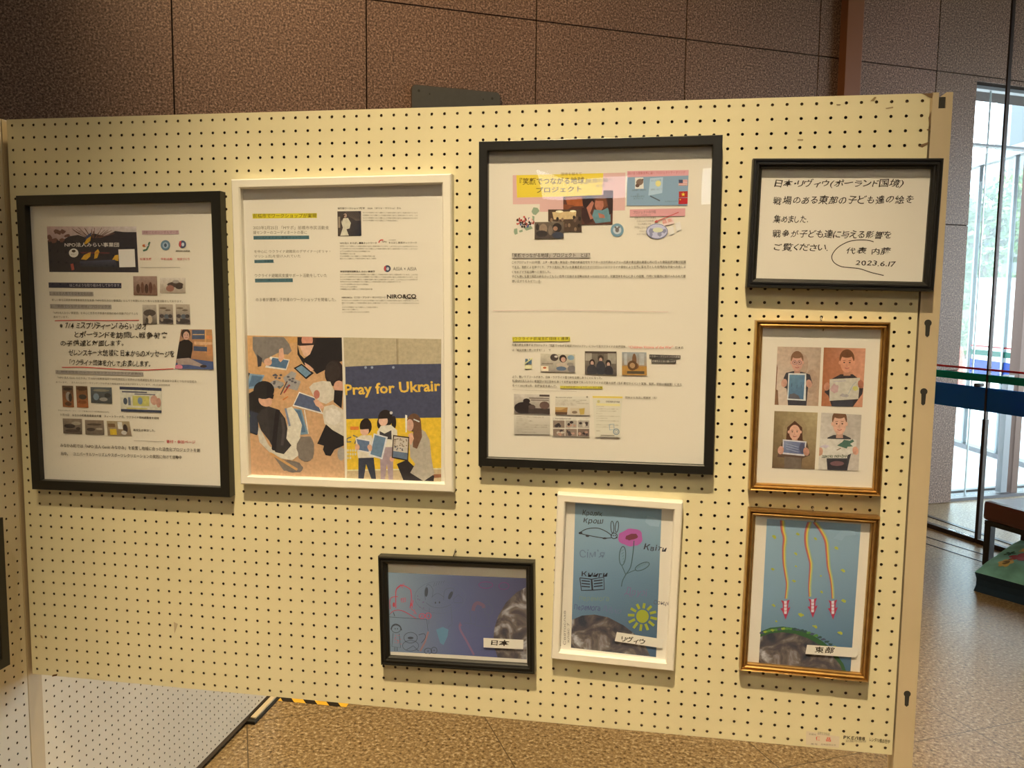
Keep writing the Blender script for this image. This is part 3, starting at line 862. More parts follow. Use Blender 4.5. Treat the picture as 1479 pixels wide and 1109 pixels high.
    thumb(s, [(507, 521), (628, 524), (633, 618), (511, 614)], ((130, 108, 82), (100, 84, 66)), [(.5, .3, .4, .08, (82, 66, 52)), (.3, .65, .22, .12, (64, 52, 46)), (.75, .6, .18, .08, (160, 140, 110))])
    thumb(s, [(648, 527), (795, 531), (810, 622), (655, 622)], ((165, 140, 98), (130, 105, 78)), [B(.25, .75, .14, .2, (205, 165, 45)), B(.57, .3, .1, .25, (210, 195, 165)), (.78, .5, .1, .3, (60, 46, 40)), (.7, .8, .12, .15, (190, 175, 150)), B(.2, .3, .15, .12, (120, 88, 55))])
    # photo print slipped in at the right edge: woman in black before wooden shelves
    s.use(10, 270, 4.482)
    s.begin('inserted_photo', 'colour photo of a seated person in black before wooden shelves', 'photo', [(1130, 921), (1329, 922), (1340, 1181), (1090, 1176)])
    s.grad([(1130, 921), (1329, 922), (1340, 1181), (1090, 1176)], [(165, 120, 85), (190, 135, 80), (170, 120, 75), (150, 100, 75)])
    s.poly([(1200, 925), (1285, 925), (1285, 985), (1200, 985)], (72, 88, 125)); s.rect(1205, 952, 1280, 958, (205, 160, 105)); s.rect(1283, 925, 1292, 1070, (205, 150, 90))
    s.poly([(1292, 960), (1335, 960), (1336, 985), (1292, 985)], (205, 130, 75)); s.poly([(1215, 1000), (1335, 1005), (1336, 1025), (1215, 1020)], (208, 160, 110))
    s.poly([(1210, 1030), (1300, 1035), (1300, 1065), (1210, 1060)], (70, 82, 118)); s.rect(1298, 1020, 1334, 1090, (190, 128, 78))
    s.poly([(1180, 1110), (1339, 1130), (1340, 1181), (1092, 1176), (1094, 1140)], (66, 84, 150))
    s.ell(1160, 950, 30, 33, (58, 42, 34)); s.ell(1163, 962, 20, 27, (205, 155, 122)); s.line([(1155, 975), (1172, 975)], 3, (150, 80, 70)); s.ell(1155, 958, 3, 2, DK); s.ell(1171, 958, 3, 2, DK)
    s.poly([(1120, 1000), (1150, 988), (1180, 990), (1205, 1010), (1205, 1050), (1190, 1125), (1130, 1118), (1098, 1120), (1105, 1060)], (40, 33, 30))
    s.poly([(1100, 1112), (1180, 1105), (1270, 1150), (1265, 1165), (1180, 1150), (1110, 1150)], (165, 140, 118)); s.ell(1275, 1160, 22, 9, (58, 44, 38)); s.ell(1115, 1165, 25, 16, (205, 120, 125))
    s.done()

# ---- 2: workshop poster in the white frame
def frame_workshop():
    t, s, mw = make_frame('picture_frame', 'white framed workshop poster with two large colour photos, second from the left end',
        [q3(22, 55), q3(1440, 30), q4(1355, 978), q4(103, 915)], [q3(72, 108), q3(1372, 92), q4(1285, 920), q4(148, 870)], M['white_frame'], CHAMF)
    s.use(325, 245, 4.415)
    s.begin('printed_text')
    s.poly([(175, 281), (586, 277), (586, 308), (177, 312)], (212, 186, 40)); s.text('前橋市でワークショップが実現', 180, 308, 584, 306, 27, (92, 76, 30), .008)
    T = (96, 82, 60); tl = (58, 112, 110); td = (40, 66, 64)
    s.text('2023年2月25日 「Mサポ」前橋市市民活動支', 180, 382, 663, 382, 24, T); s.text('援センターのコーディネートの基に', 180, 412, 522, 411, 23, T)
    s.poly([(181, 422), (536, 420), (537, 443), (182, 446)], tl); s.text('NPO法人まえばし農業ネットワーク', 186, 442, 530, 440, 17, td)
    s.text('を中心に ウクライナ避難民のデザイナー(オリャ・', 187, 535, 672, 533, 23, T); s.text('マリシュ氏)を受け入れていた', 187, 565, 482, 563, 22, T)
    s.poly([(187, 575), (309, 573), (310, 594), (188, 596)], tl); s.text('みらい事業団', 190, 592, 305, 590, 15, td); s.text('、', 309, 595, 315, 595, 6, tl)
    s.text('ウクライナ避難民支援サポート活動をしていた', 190, 687, 650, 686, 23, T)
    s.poly([(191, 695), (432, 693), (433, 717), (192, 719)], tl); s.text('NIRO&Co.(ニロ)', 196, 714, 428, 712, 16, td)
    s.text('の３者が連携し子供達のワークショップを開催した。', 197, 840, 708, 840, 23, T)
    s.text('似顔絵ワークショップ講師　OLIA （オリャ・マリシュ）さん', 718, 254, 1123, 252, 14, DK, .02)
    s.tiny([(878, 278, 1228, 280), (878, 295, 1228, 297), (878, 312, 1228, 314), (878, 328, 1100, 330)], BODY, 9)
    s.text('NPO法人 まえばし農業ネットワーク', 733, 475, 968, 474, 13, DK, .02); s.ring(1000, 466, 18, 18, 7, (200, 70, 62), a0=180, a1=300); s.text('NPO', 1003, 465, 1030, 465, 10, DK)
    s.text('まえばし農業ネットワーク', 1045, 472, 1223, 472, 13, DK); s.tiny([(1045, 452, 1090, 452)], BODY, 7)
    s.tiny([(733, 492, 1228, 494), (733, 508, 1228, 510), (733, 524, 925, 526), (733, 540, 830, 541), (733, 556, 955, 556), (733, 572, 965, 571)], BODY, 9)
    s.ell(1035, 631, 22, 22, (66, 76, 112)); s.poly([(1015, 618), (1026, 612), (1026, 648), (1016, 642)], (195, 75, 68)); s.ell(1038, 632, 9, 11, (190, 180, 165))
    s.text('AISIA × AISIA', 1072, 643, 1222, 643, 22, (88, 80, 72), -0.006)
    s.text('特定非営利活動法人 みらい事業団', 735, 656, 955, 656, 13, DK, .02)
    s.tiny([(735, 672, 1228, 674), (735, 688, 1228, 690), (735, 704, 1228, 706), (735, 719, 1120, 720), (735, 735, 915, 736), (735, 751, 843, 752), (735, 766, 940, 766)], BODY, 9)
    s.text('NIRO&CO', 1033, 823, 1220, 820, 27, (50, 40, 30), .03); s.line([(1150, 824), (1222, 822)], 3.5, (50, 40, 30))
    s.text('NIRO&Co.（ニロ・アンド・カンパニー）', 745, 821, 1022, 820, 13, DK, .018)
    s.tiny([(745, 838, 1238, 840), (745, 854, 1238, 856), (748, 864, 754, 864), (748, 881, 975, 882), (748, 896, 850, 896), (748, 912, 922, 912)], BODY, 9)
    s.begin('printed_photo', 'portrait of a person in a white dress before a dark curtain', 'photo')
    s.grad([(717, 266), (868, 264), (870, 422), (720, 424)], [(72, 60, 50), (60, 52, 50), (44, 44, 54), (80, 66, 52)])
    for k in range(6): s.line([(770 + k * 14, 266), (800 + k * 13, 300), (838 + k * 5, 325)], 3, (110, 92, 70))
    s.poly([(722, 300), (735, 300), (735, 370), (722, 372)], (150, 128, 98)); s.ell(767, 293, 11, 14, (175, 140, 108)); s.poly([(750, 310), (785, 308), (803, 340), (795, 375), (775, 380), (790, 420), (735, 422), (752, 370), (742, 335)], (205, 188, 150)); s.poly([(757, 305), (768, 286), (752, 290), (745, 340)], (70, 50, 38))
    # workshop table seen from above
    s.use(325, 475, 4.107)
    s.begin('printed_photo', 'workshop photo of children drawing round a wooden table', 'photo', [(112, 38), (693, 50), (712, 888), (148, 868)])
    s.grad([(112, 38), (693, 50), (712, 888), (148, 868)], [(205, 152, 92), (200, 150, 95), (196, 152, 105), (200, 152, 105)])
    gy = (130, 116, 98); bk = (44, 38, 34); sk = (215, 160, 120); wh = (222, 205, 175); bl = (72, 112, 150); cr = (205, 186, 152)
    s.poly([(375, 48), (435, 49), (430, 80), (380, 85)], (205, 150, 85))
    s.poly([(165, 46), (350, 48), (382, 90), (396, 130), (375, 152), (345, 150), (335, 110), (320, 140), (240, 180), (270, 200), (258, 218), (216, 192), (196, 226), (190, 170), (165, 120)], gy); s.poly([(190, 150), (222, 175), (215, 220), (196, 226)], (70, 64, 60))
    s.poly([(270, 163), (385, 182), (364, 245), (238, 228)], wh); s.poly([(283, 170), (378, 187), (362, 236), (258, 220)], bl); s.ell(255, 196, 24, 22, sk, 20); s.poly([(322, 120), (345, 112), (352, 175), (330, 198), (318, 185)], sk)
    s.poly([(430, 48), (560, 52), (560, 80), (520, 120), (480, 110), (430, 95)], (60, 46, 38)); s.ell(488, 66, 34, 40, (210, 140, 105)); s.poly([(455, 85), (520, 85), (505, 108), (470, 108)], (60, 40, 34)); s.poly([(442, 100), (535, 95), (500, 165), (470, 160)], (220, 170, 130))
    s.poly([(430, 90), (445, 150), (470, 175), (505, 150), (545, 52), (693, 51), (697, 190), (640, 210), (600, 240), (545, 268), (515, 235), (468, 212), (430, 150)], bk)
    s.poly([(408, 232), (455, 206), (528, 262), (482, 298)], (40, 34, 32)); s.poly([(420, 234), (455, 215), (512, 262), (480, 287)], (98, 140, 165)); s.poly([(472, 198), (500, 215), (528, 240), (510, 252), (480, 225)], sk)
    s.poly([(122, 255), (150, 262), (130, 310), (124, 310)], bk); s.poly([(148, 264), (236, 274), (200, 348), (128, 358)], (112, 150, 172)); s.poly([(160, 275), (225, 282), (195, 335), (140, 345)], bl)
    for p in ([(345, 290), (395, 250), (425, 262), (410, 312), (360, 320)], [(400, 290), (450, 312), (430, 366), (350, 345)], [(262, 320), (300, 300), (350, 320), (340, 345), (290, 352)]): s.poly(p, (160, 148, 130))
    for k in range(16): s.ell(s.rng.uniform(290, 435), s.rng.uniform(268, 350), 9, 6, (95, 88, 84), n=7)
    for a, b, c in (((330, 390), (370, 310), (90, 70, 60)), ((350, 380), (385, 330), (160, 60, 50)), ((320, 355), (350, 330), (120, 130, 90)), ((345, 420), (375, 400), (200, 120, 60))): s.line([a, b], 7, c)
    s.ell(650, 262, 58, 78, (54, 42, 36)); s.ell(676, 340, 30, 34, (205, 148, 112)); s.ell(640, 250, 45, 60, (62, 50, 42))
    s.poly([(500, 345), (525, 320), (580, 308), (625, 312), (652, 372), (646, 420), (600, 445), (560, 430), (525, 395)], cr); s.poly([(650, 362), (700, 366), (692, 470), (645, 432)], bk)
    s.poly([(440, 372), (530, 404), (584, 506), (402, 456)], wh); s.poly([(443, 380), (532, 411), (572, 494), (410, 450)], (84, 92, 130)); s.ell(545, 388, 18, 26, (180, 110, 85)); s.poly([(525, 425), (548, 415), (590, 460), (575, 475), (540, 455)], sk)
    s.poly([(580, 500), (590, 460), (640, 448), (705, 480), (706, 636), (640, 620), (590, 560)], cr); s.ell(640, 520, 50, 50, (214, 196, 164), jit=.1)
    s.poly([(548, 680), (600, 565), (640, 600), (705, 636), (706, 690), (650, 715), (628, 752), (598, 748), (582, 715), (588, 692)], (46, 40, 36)); s.ell(690, 740, 22, 40, (165, 150, 128))
    s.poly([(130, 390), (185, 358), (205, 400), (250, 455), (270, 462), (235, 480), (195, 510), (200, 600), (190, 630), (138, 610)], bk); s.poly([(138, 480), (200, 500), (195, 625), (140, 608)], (58, 60, 76)); s.ell(240, 425, 42, 34, sk, 30); s.ell(232, 362, 62, 54, (46, 40, 36)); s.poly([(180, 395), (250, 380), (292, 390), (285, 415), (230, 400)], (46, 40, 36))
    s.poly([(408, 470), (455, 478), (495, 622), (450, 628)], (105, 145, 165)); s.poly([(415, 478), (448, 484), (480, 610), (455, 615)], bl); s.line([(472, 480), (496, 622)], 5, wh)
    s.poly([(200, 575), (220, 640), (270, 720), (320, 765), (400, 778), (450, 740), (470, 690), (445, 640), (458, 570), (430, 500), (398, 460), (368, 470), (375, 560), (330, 720), (250, 690)], (214, 196, 160))
    s.ell(480, 710, 52, 78, (128, 112, 92), jit=.08); s.ell(400, 815, 70, 34, (118, 104, 88), 15, jit=.1); s.poly([(290, 755), (430, 800), (440, 840), (350, 840)], (128, 112, 92))
    s.poly([(188, 520), (215, 480), (262, 460), (320, 478), (358, 530), (372, 590), (365, 650), (395, 690), (350, 742), (300, 730), (262, 660), (215, 600)], (62, 54, 48)); s.line([(315, 480), (300, 600), (290, 720)], 26, (46, 40, 37)); s.line([(340, 520), (350, 600), (340, 690)], 16, (80, 70, 60))
    s.poly([(200, 580), (215, 600), (255, 680), (300, 740), (270, 735), (205, 670), (196, 620)], cr); s.line([(268, 735), (430, 835)], 14, (205, 150, 90)); s.line([(360, 470), (385, 575)], 12, (120, 130, 160))
    s.ell(142, 516, 8, 10, (170, 190, 60))
    # prayer banner
    s.begin('printed_photo', 'photo of a blue and yellow banner with children holding drawings', 'photo', [(703, 50), (1283, 60), (1283, 918), (722, 890)])
    s.poly([(703, 50), (1283, 60), (1283, 212), (710, 226)], (182, 160, 118)); s.line([(1025, 58), (1028, 212)], 9, (165, 142, 102)); s.line([(1019, 58), (1022, 212)], 2.5, (110, 92, 66))
    s.poly([(714, 224), (1000, 210), (1283, 206), (1283, 525), (720, 534)], (74, 72, 102)); s.poly([(720, 534), (1283, 525), (1283, 828), (726, 838)], (222, 176, 50))
    s.poly([(726, 838), (1283, 828), (1283, 918), (722, 890)], (190, 160, 112)); s.poly([(1200, 862), (1283, 860), (1283, 880), (1200, 885)], (150, 95, 62)); s.line([(726, 838), (1283, 828)], 8, (215, 195, 140))
    s.text('Pray for Ukrair', 716, 412, 1282, 388, 84, (228, 178, 70), .025)
    for a in (835, 873, 1000): s.ell(a, 228, 8, 8, (150, 150, 165), n=8)
    s.rect(744, 578, 795, 598, (215, 120, 50)); s.line([(750, 640), (725, 650), (725, 670), (750, 668)], 7, (90, 100, 90)); s.line([(760, 630), (785, 640), (770, 680)], 7, (90, 100, 90))
    for k in range(10): s.ell(730 + (k % 4) * 15, 720 + (k // 4) * 22, 6, 8, (205, 190, 150), n=6)
    s.poly([(793, 752), (882, 752), (897, 890), (870, 890), (838, 800), (824, 889), (792, 888)], (62, 62, 66)); s.ell(836, 578, 36, 48, (48, 38, 32)); s.ell(842, 548, 18, 18, (48, 38, 32)); s.ell(829, 604, 26, 27, (222, 170, 132)); s.poly([(803, 575), (866, 575), (862, 592), (808, 596)], (48, 38, 32))
    s.poly([(775, 650), (810, 630), (870, 630), (888, 700), (884, 762), (790, 765)], (218, 198, 160)); s.poly([(775, 645), (866, 660), (862, 735), (790, 722)], (222, 205, 180)); s.poly([(782, 652), (858, 666), (854, 728), (795, 716)], (88, 110, 150)); s.ell(786, 700, 14, 18, sk); s.ell(858, 700, 12, 16, sk)
    s.poly([(918, 690), (1000, 690), (998, 893), (972, 893), (962, 800), (950, 893), (925, 890)], (165, 138, 128)); s.ell(953, 530, 44, 52, (50, 40, 34)); s.ell(915, 560, 12, 30, (50, 40, 34)); s.ell(1003, 555, 14, 40, (50, 40, 34)); s.ell(940, 545, 27, 30, (222, 172, 135)); s.ell(987, 497, 9, 9, (205, 190, 165)); s.poly([(912, 515), (975, 512), (972, 530), (916, 533)], (50, 40, 34))
    s.poly([(903, 610), (925, 575), (985, 568), (1022, 600), (1025, 660), (1000, 700), (915, 700)], (218, 200, 165)); s.poly([(918, 605), (948, 620), (988, 600), (990, 655), (920, 650)], (66, 60, 58))
    s.poly([(884, 618), (967, 640), (935, 773), (853, 750)], (215, 202, 180)); s.poly([(890, 628), (955, 645), (928, 762), (864, 742)], (92, 128, 162)); s.ell(862, 705, 12, 20, sk)
    s.poly([(1020, 800), (1080, 775), (1150, 840), (1242, 870), (1238, 912), (1060, 898)], (52, 44, 40)); s.poly([(1092, 640), (1160, 590), (1190, 610), (1216, 660), (1225, 760), (1242, 860), (1180, 902), (1100, 852), (1130, 800), (1100, 760)], (176, 158, 128)); s.ell(1122, 555, 42, 55, (108, 74, 50)); s.poly([(1120, 540), (1165, 560), (1170, 640), (1140, 710), (1115, 700)], (112, 78, 54)); s.ell(1098, 570, 22, 36, (205, 155, 122)); s.line([(1120, 535), (1155, 550)], 7, (215, 205, 190))
    s.poly([(1070, 508), (1082, 512), (1080, 612), (1072, 613)], (226, 212, 188)); s.poly([(1088, 625), (1112, 612), (1122, 650), (1104, 690), (1092, 665)], sk); s.ell(992, 770, 14, 16, sk)
    s.poly([(998, 628), (1094, 640), (1088, 782), (990, 764)], (66, 50, 40)); s.poly([(1004, 636), (1088, 647), (1082, 774), (997, 758)], (200, 180, 150))
    for k in range(42):
        fx, fy = s.rng.random(), s.rng.random()
        s.ell(1003 + fx * 78, 645 + fy * 112 + fx * 8, 5, 4, (95, 90, 92) if fy > .45 else (140, 118, 92), n=6)
    s.poly([(999, 722), (1084, 735), (1082, 774), (997, 758)], (92, 112, 140))
    s.done()
# ---- 3: large project poster
def frame_project():
    t, s, mw = make_frame('picture_frame', 'largest black framed poster, with a yellow and pink heading, in the middle of the pegboard',
        [q5(38, 58), q5(1460, 18), q6(1393, 945), q6(52, 888)], [q5(90, 110), q5(1400, 78), q6(1343, 893), q6(100, 840)], M['black_frame'], FLAT)
    s.use(680, 190, 3.997)
    pk = (214, 165, 142); ye = (226, 190, 55)
    s.begin('printed_heading')
    s.poly([(242, 252), (893, 237), (890, 455), (398, 463), (398, 418), (243, 420)], pk)
    s.poly([(263, 252), (765, 240), (757, 370), (267, 381)], ye)
    s.text('『笑顔でつながる地球』', 282, 308, 672, 302, 40, (88, 66, 28), .01); s.text('プロジェクト', 378, 354, 640, 346, 32, (88, 66, 28), .01)
    s.text('国境を越えて', 522, 254, 640, 252, 17, (128, 98, 40)); s.text('笑顔の輪へ', 672, 300, 822, 290, 26, (105, 80, 62)); s.text('支援', 720, 322, 775, 318, 16, (140, 104, 84))
    # map of the islands and the small crowd
    gr = (142, 160, 78)
    s.poly([(350, 462), (362, 437), (385, 440), (397, 458), (375, 482), (360, 478)], gr); s.poly([(355, 485), (368, 490), (366, 520), (356, 515)], gr); s.poly([(300, 548), (345, 540), (358, 560), (320, 572)], gr)
    s.poly([(278, 572), (298, 565), (300, 578), (282, 582)], gr); s.poly([(250, 562), (268, 558), (270, 590), (255, 596), (248, 580)], gr)
    cols = [(196, 90, 70), (90, 100, 150), (230, 210, 180), (70, 55, 45), (150, 60, 50), (225, 180, 150), (60, 50, 46)]
    for k in range(70):
        a = s.rng.uniform(0, 6.28); r = math.sqrt(s.rng.random()); s.ell(312 + 50 * r * math.cos(a), 522 + 30 * r * math.sin(a), 6, 7, cols[k % 7], n=7)
    s.ell(845, 569, 38, 39, (98, 150, 168)); s.ell(845, 569, 24, 24, (190, 188, 172)); s.ell(845, 568, 11, 14, (110, 100, 90)); s.ell(835, 553, 6, 6, (110, 100, 90)); s.ell(855, 553, 6, 6, (110, 100, 90))
    s.poly([(903, 228), (1258, 222), (1251, 426), (900, 428)], (120, 156, 178)); s.poly([(903, 228), (1258, 222), (1256, 254), (902, 264)], (212, 150, 140)); s.text('助け合う想像世界に届くプロジェクトテーマソング', 908, 250, 1238, 243, 16, (170, 72, 62))
    s.poly([(948, 266), (996, 265), (998, 330), (948, 331)], (222, 206, 175)); s.ell(975, 292, 22, 18, (125, 98, 78), -30); s.ell(962, 312, 12, 10, (100, 74, 60)); s.ell(992, 278, 5, 5, (100, 74, 60))
    s.text('大船渡市（東日本）', 930, 344, 1012, 342, 11, (90, 98, 105)); s.tiny([(958, 366, 972, 366), (925, 379, 1005, 378), (940, 391, 995, 390), (1120, 408, 1195, 406)], (80, 86, 95), 9)
    s.line([(1035, 372), (1092, 400)], 7, (84, 96, 110)); s.poly([(1035, 270), (1110, 264), (1105, 355), (1025, 370)], (165, 190, 195)); s.ell(1082, 300, 16, 18, (222, 200, 120)); s.text('みんなの歌', 1040, 290, 1100, 286, 12, (120, 140, 150)); s.text('笑顔をつなごう', 1038, 342, 1104, 338, 12, (120, 140, 150))
    s.poly([(1200, 278), (1251, 277), (1250, 312), (1199, 313)], (225, 205, 190))
    for k in range(4): s.poly([(1200, 280 + k * 9), (1251, 279 + k * 9), (1251, 283 + k * 9), (1200, 284 + k * 9)], (188, 70, 62))
    s.poly([(1200, 278), (1224, 278), (1224, 297), (1200, 297)], (60, 70, 118))
    s.poly([(1201, 346), (1252, 344), (1252, 380), (1201, 382)], (176, 52, 42)); st = []
    for k in range(10):
        r = 13 if k % 2 == 0 else 5.5; a = math.radians(-90 + 36 * k); st.append((1226 + r * math.cos(a), 363 + r * math.sin(a)))
    s.poly(st, (225, 190, 60)); s.poly([(1200, 384), (1252, 383), (1251, 418), (1199, 419)], (180, 40, 42)); s.ell(1209, 393, 4, 4, (225, 190, 60), n=8)
    s.poly([(918, 450), (1238, 443), (1237, 488), (918, 491)], (212, 148, 135)); s.text('プロジェクトの行程', 938, 476, 1068, 472, 18, (105, 78, 66))
    s.tiny([(950, 488, 1040, 487), (945, 505, 1070, 503), (958, 521, 1055, 520), (965, 538, 1040, 537), (945, 556, 1075, 555), (965, 562, 1042, 561), (972, 580, 1040, 579), (958, 597, 1042, 596)], (110, 96, 78), 9)
    s.ell(1075, 576, 60, 42, (190, 180, 190)); s.ring(1075, 576, 60, 42, 5, (135, 125, 170))
    for a in ((1045, 570, 18, 14), (1040, 595, 10, 16), (1085, 565, 18, 10), (1090, 590, 12, 16), (1115, 575, 14, 12)): s.ell(*a, (140, 130, 168), jit=.25)
    s.ell(1080, 568, 30, 14, (205, 195, 150)); s.line([(1062, 522), (1200, 466)], 5, (190, 82, 72)); s.line([(1062, 522), (1075, 512)], 5, (190, 82, 72)); s.line([(1062, 522), (1080, 522)], 5, (190, 82, 72))
    s.poly([(1102, 512), (1165, 496), (1175, 530), (1115, 546)], (226, 190, 165)); s.text('募集', 1108, 536, 1165, 520, 22, (205, 110, 88))
    s.poly([(1135, 556), (1168, 546), (1176, 588), (1145, 600)], (225, 208, 178)); s.poly([(1180, 530), (1208, 520), (1216, 566), (1188, 578)], (225, 208, 178))
    s.begin('printed_photo', 'photo of a person in a turquoise shirt clapping in a dark room', 'photo')
    s.poly([(534, 376), (766, 366), (766, 340), (822, 340), (818, 534), (640, 538), (534, 470)], (92, 56, 42)); s.poly([(545, 380), (640, 376), (648, 430), (560, 432)], (165, 88, 45)); s.poly([(534, 420), (600, 425), (560, 450), (534, 450)], (130, 72, 42))
    s.ell(680, 410, 34, 42, (52, 36, 32)); s.poly([(640, 440), (690, 440), (705, 520), (660, 535), (640, 500)], (66, 42, 36)); s.ell(742, 420, 26, 38, (176, 108, 78)); s.poly([(722, 378), (775, 372), (790, 430), (768, 440), (765, 400), (725, 400)], (120, 72, 46))
    s.poly([(712, 450), (760, 455), (790, 440), (806, 470), (808, 520), (720, 530), (700, 490)], (84, 142, 138)); s.poly([(668, 440), (700, 400), (712, 412), (690, 470), (708, 500), (690, 508)], (176, 110, 82)); s.poly([(735, 470), (770, 480), (775, 500), (742, 498)], (176, 110, 82)); s.poly([(785, 380), (820, 372), (818, 470), (800, 480)], (62, 44, 38))
    thumb(s, [(447, 450), (638, 450), (640, 578), (537, 579)], ((150, 112, 68), (88, 70, 54)), [])
    s.cur = s.parts[-1][2]
    s.poly([(447, 450), (638, 450), (640, 578), (540, 578), (540, 522), (447, 520)], (82, 62, 46)); s.poly([(470, 465), (610, 460), (605, 505), (480, 508)], (205, 170, 112)); s.ell(512, 462, 22, 7, (235, 215, 165)); s.ell(590, 460, 18, 6, (235, 215, 165))
    for k in range(14): s.ell(s.rng.uniform(460, 632), s.rng.uniform(495, 565), 8, 12, s.rng.choice([(52, 42, 36), (140, 110, 78), (110, 84, 62)]), n=8)
    thumb(s, [(368, 523), (535, 521), (537, 617), (369, 619)], ((112, 94, 72), (80, 66, 54)), [(.3, .4, .14, .3, (150, 122, 92)), (.25, .7, .2, .2, (62, 52, 46)), (.78, .35, .16, .28, (52, 42, 36)), (.72, .4, .08, .14, (160, 115, 84)), (.8, .8, .2, .2, (66, 66, 70)), (.55, .5, .08, .3, (125, 105, 82)), (.1, .3, .06, .2, (60, 50, 42))])
    s.begin('printed_text')
    s.poly([(237, 702), (690, 700), (691, 728), (239, 731)], (186, 168, 140)); s.text('「笑顔でつながる地球」プロジェクト　とは？', 240, 728, 688, 725, 25, (62, 52, 38), .014)
    TX = (84, 72, 54)
    s.text('このプロジェクトは5年間、上海・南三陸・気仙沼・壱岐の絵画住宅をラフターヨガ代表のメアリー代表や東北縁化連盟と共に行った復興支援活動が起源', 238, 763, 1241, 761, 16, TX, .01)
    s.text('である。笑顔による絆づくり、プラス志向に基づいた意識変革の働きかけがロシアのウクライナ侵攻により世界に影を落とした世界的な平安への兆しよ', 238, 791, 1240, 789, 16, TX, .01)
    s.text('くをめざす平和活動へと進化した。', 238, 818, 462, 817, 15, TX, .01)
    s.text('子ども達に各国で笑顔の絵をかいてもらい世界で交換する活動は始まったばかりだが、児童団体を中心に多くの組織、行政に好意的に受け入れられて感', 238, 844, 1240, 843, 16, TX, .01)
    s.text('想い広がりをみせている。', 238, 871, 408, 871, 15, TX, .01)
    s.line([(130, 1034), (500, 1030), (900, 1036), (1140, 1040)], 2.5, (205, 165, 140))
    s.use(680, 450, 3.997)
    s.poly([(240, 146), (573, 145), (575, 170), (242, 172)], (214, 192, 55)); s.text('(ウクライナ孤児支援団体と連携)', 243, 168, 572, 168, 22, (84, 74, 30), .014)
    s.text('児童の絵を交換するプロジェクト「笑顔でつながる地球プロジェクト」について在ウクライナの支援団体、', 238, 198, 898, 210, 15, TX, .01); s.text('“Children Victims of the War”', 910, 212, 1168, 213, 15, (215, 95, 80), .004); s.text('日本名', 1180, 213, 1226, 214, 13, TX, .01)
    s.text('は「戦災児童に救いの手を！」　で', 240, 229, 462, 229, 15, TX, .01)
    s.poly([(315, 272), (328, 272), (333, 284), (338, 272), (352, 272), (352, 302), (340, 302), (333, 292), (328, 302), (315, 302)], (70, 110, 140)); s.line([(312, 300), (356, 268)], 6, (215, 200, 120)); s.poly([(313, 308), (354, 308), (354, 330), (313, 330)], (214, 196, 135)); s.text('CVW', 318, 326, 350, 326, 12, (235, 220, 180))
    s.text('より、熱いラブコールがあり、日本・ウクライナ間で絵を交換しあうことになった。', 240, 382, 758, 390, 15, TX, .01)
    s.text('私達NPO法人みらい事業団は当該団体を通じて支援金を戦争で失ったウクライナの児童の支援（各種寄付やイベント実施、家屋、学校の補修等）にあた', 240, 406, 1218, 428, 15, TX, .01)
    s.text('るべく2023年2月、支援協定を結んだ。', 240, 433, 497, 437, 15, TX, .01); s.poly([(515, 428), (761, 431), (762, 445), (516, 442)], (214, 190, 60)); s.text('下は当団体寄付により行った支援活動', 519, 440, 759, 443, 12, (100, 84, 30), .012)
    s.line([(240, 450), (612, 460)], 2, (165, 148, 120)); s.text('団体から当店に感謝状（名）', 892, 501, 1074, 503, 13, TX, .008)
    s.poly([(1030, 247), (1210, 252), (1210, 271), (1030, 268)], (66, 58, 50)); s.text('ドクター・クリントン元大統領', 1034, 265, 1206, 268, 14, (190, 172, 142), .01); s.poly([(1043, 277), (1185, 279), (1184, 297), (1043, 295)], (66, 58, 50)); s.text('終戦夫人と会い願いの手', 1048, 292, 1180, 294, 13, (190, 172, 142), .01)
    thumb(s, [(403, 241), (602, 247), (603, 351), (403, 346)], ((200, 182, 145), (150, 132, 108)), [(.4, .2, .12, .2, (80, 66, 56)), (.45, .15, .05, .06, (210, 190, 160)), (.65, .25, .11, .22, (60, 46, 38)), (.66, .3, .07, .14, (200, 150, 118)), (.65, .62, .2, .15, (190, 165, 132)), (.88, .18, .1, .14, (120, 155, 165)), (.6, .8, .15, .12, (92, 110, 135)), (.9, .8, .12, .2, (120, 108, 95)), B(.12, .82, .11, .14, (230, 205, 160)), (.12, .78, .05, .06, (190, 100, 60)), B(.2, .55, .16, .02, (120, 100, 80)), (.86, .55, .1, .1, (150, 134, 112))])
    thumb(s, [(658, 228), (842, 230), (843, 366), (659, 360)], ((128, 112, 88), (98, 84, 68)), [B(.5, .05, .48, .05, (82, 68, 54)), B(.12, .25, .1, .16, (165, 148, 120)), B(.85, .3, .13, .22, (160, 144, 116)), B(.5, .3, .1, .2, (105, 90, 70)), (.23, .5, .09, .16, (60, 44, 36)), (.23, .52, .05, .1, (200, 156, 124)), (.22, .85, .16, .28, (66, 60, 56)), (.5, .3, .09, .14, (70, 54, 42)), (.5, .36, .05, .09, (195, 150, 118)), (.5, .75, .15, .35, (62, 58, 56)), (.74, .5, .09, .15, (52, 42, 36)), (.74, .55, .05, .09, (200, 156, 124)), (.75, .85, .14, .25, (58, 52, 50))])
    thumb(s, [(873, 233), (1014, 235), (1017, 368), (873, 365)], ((150, 148, 135), (165, 122, 68)), [B(.5, .8, .5, .2, (176, 126, 58)), (.5, .35, .09, .3, (120, 84, 54)), (.5, .6, .18, .16, (125, 84, 50)), (.42, .58, .2, .22, (100, 70, 42)), (.42, .58, .11, .12, (170, 130, 84)), B(.15, .3, .06, .25, (176, 168, 148)), B(.8, .3, .1, .25, (172, 164, 144)), B(.55, .88, .35, .06, (88, 74, 52))])
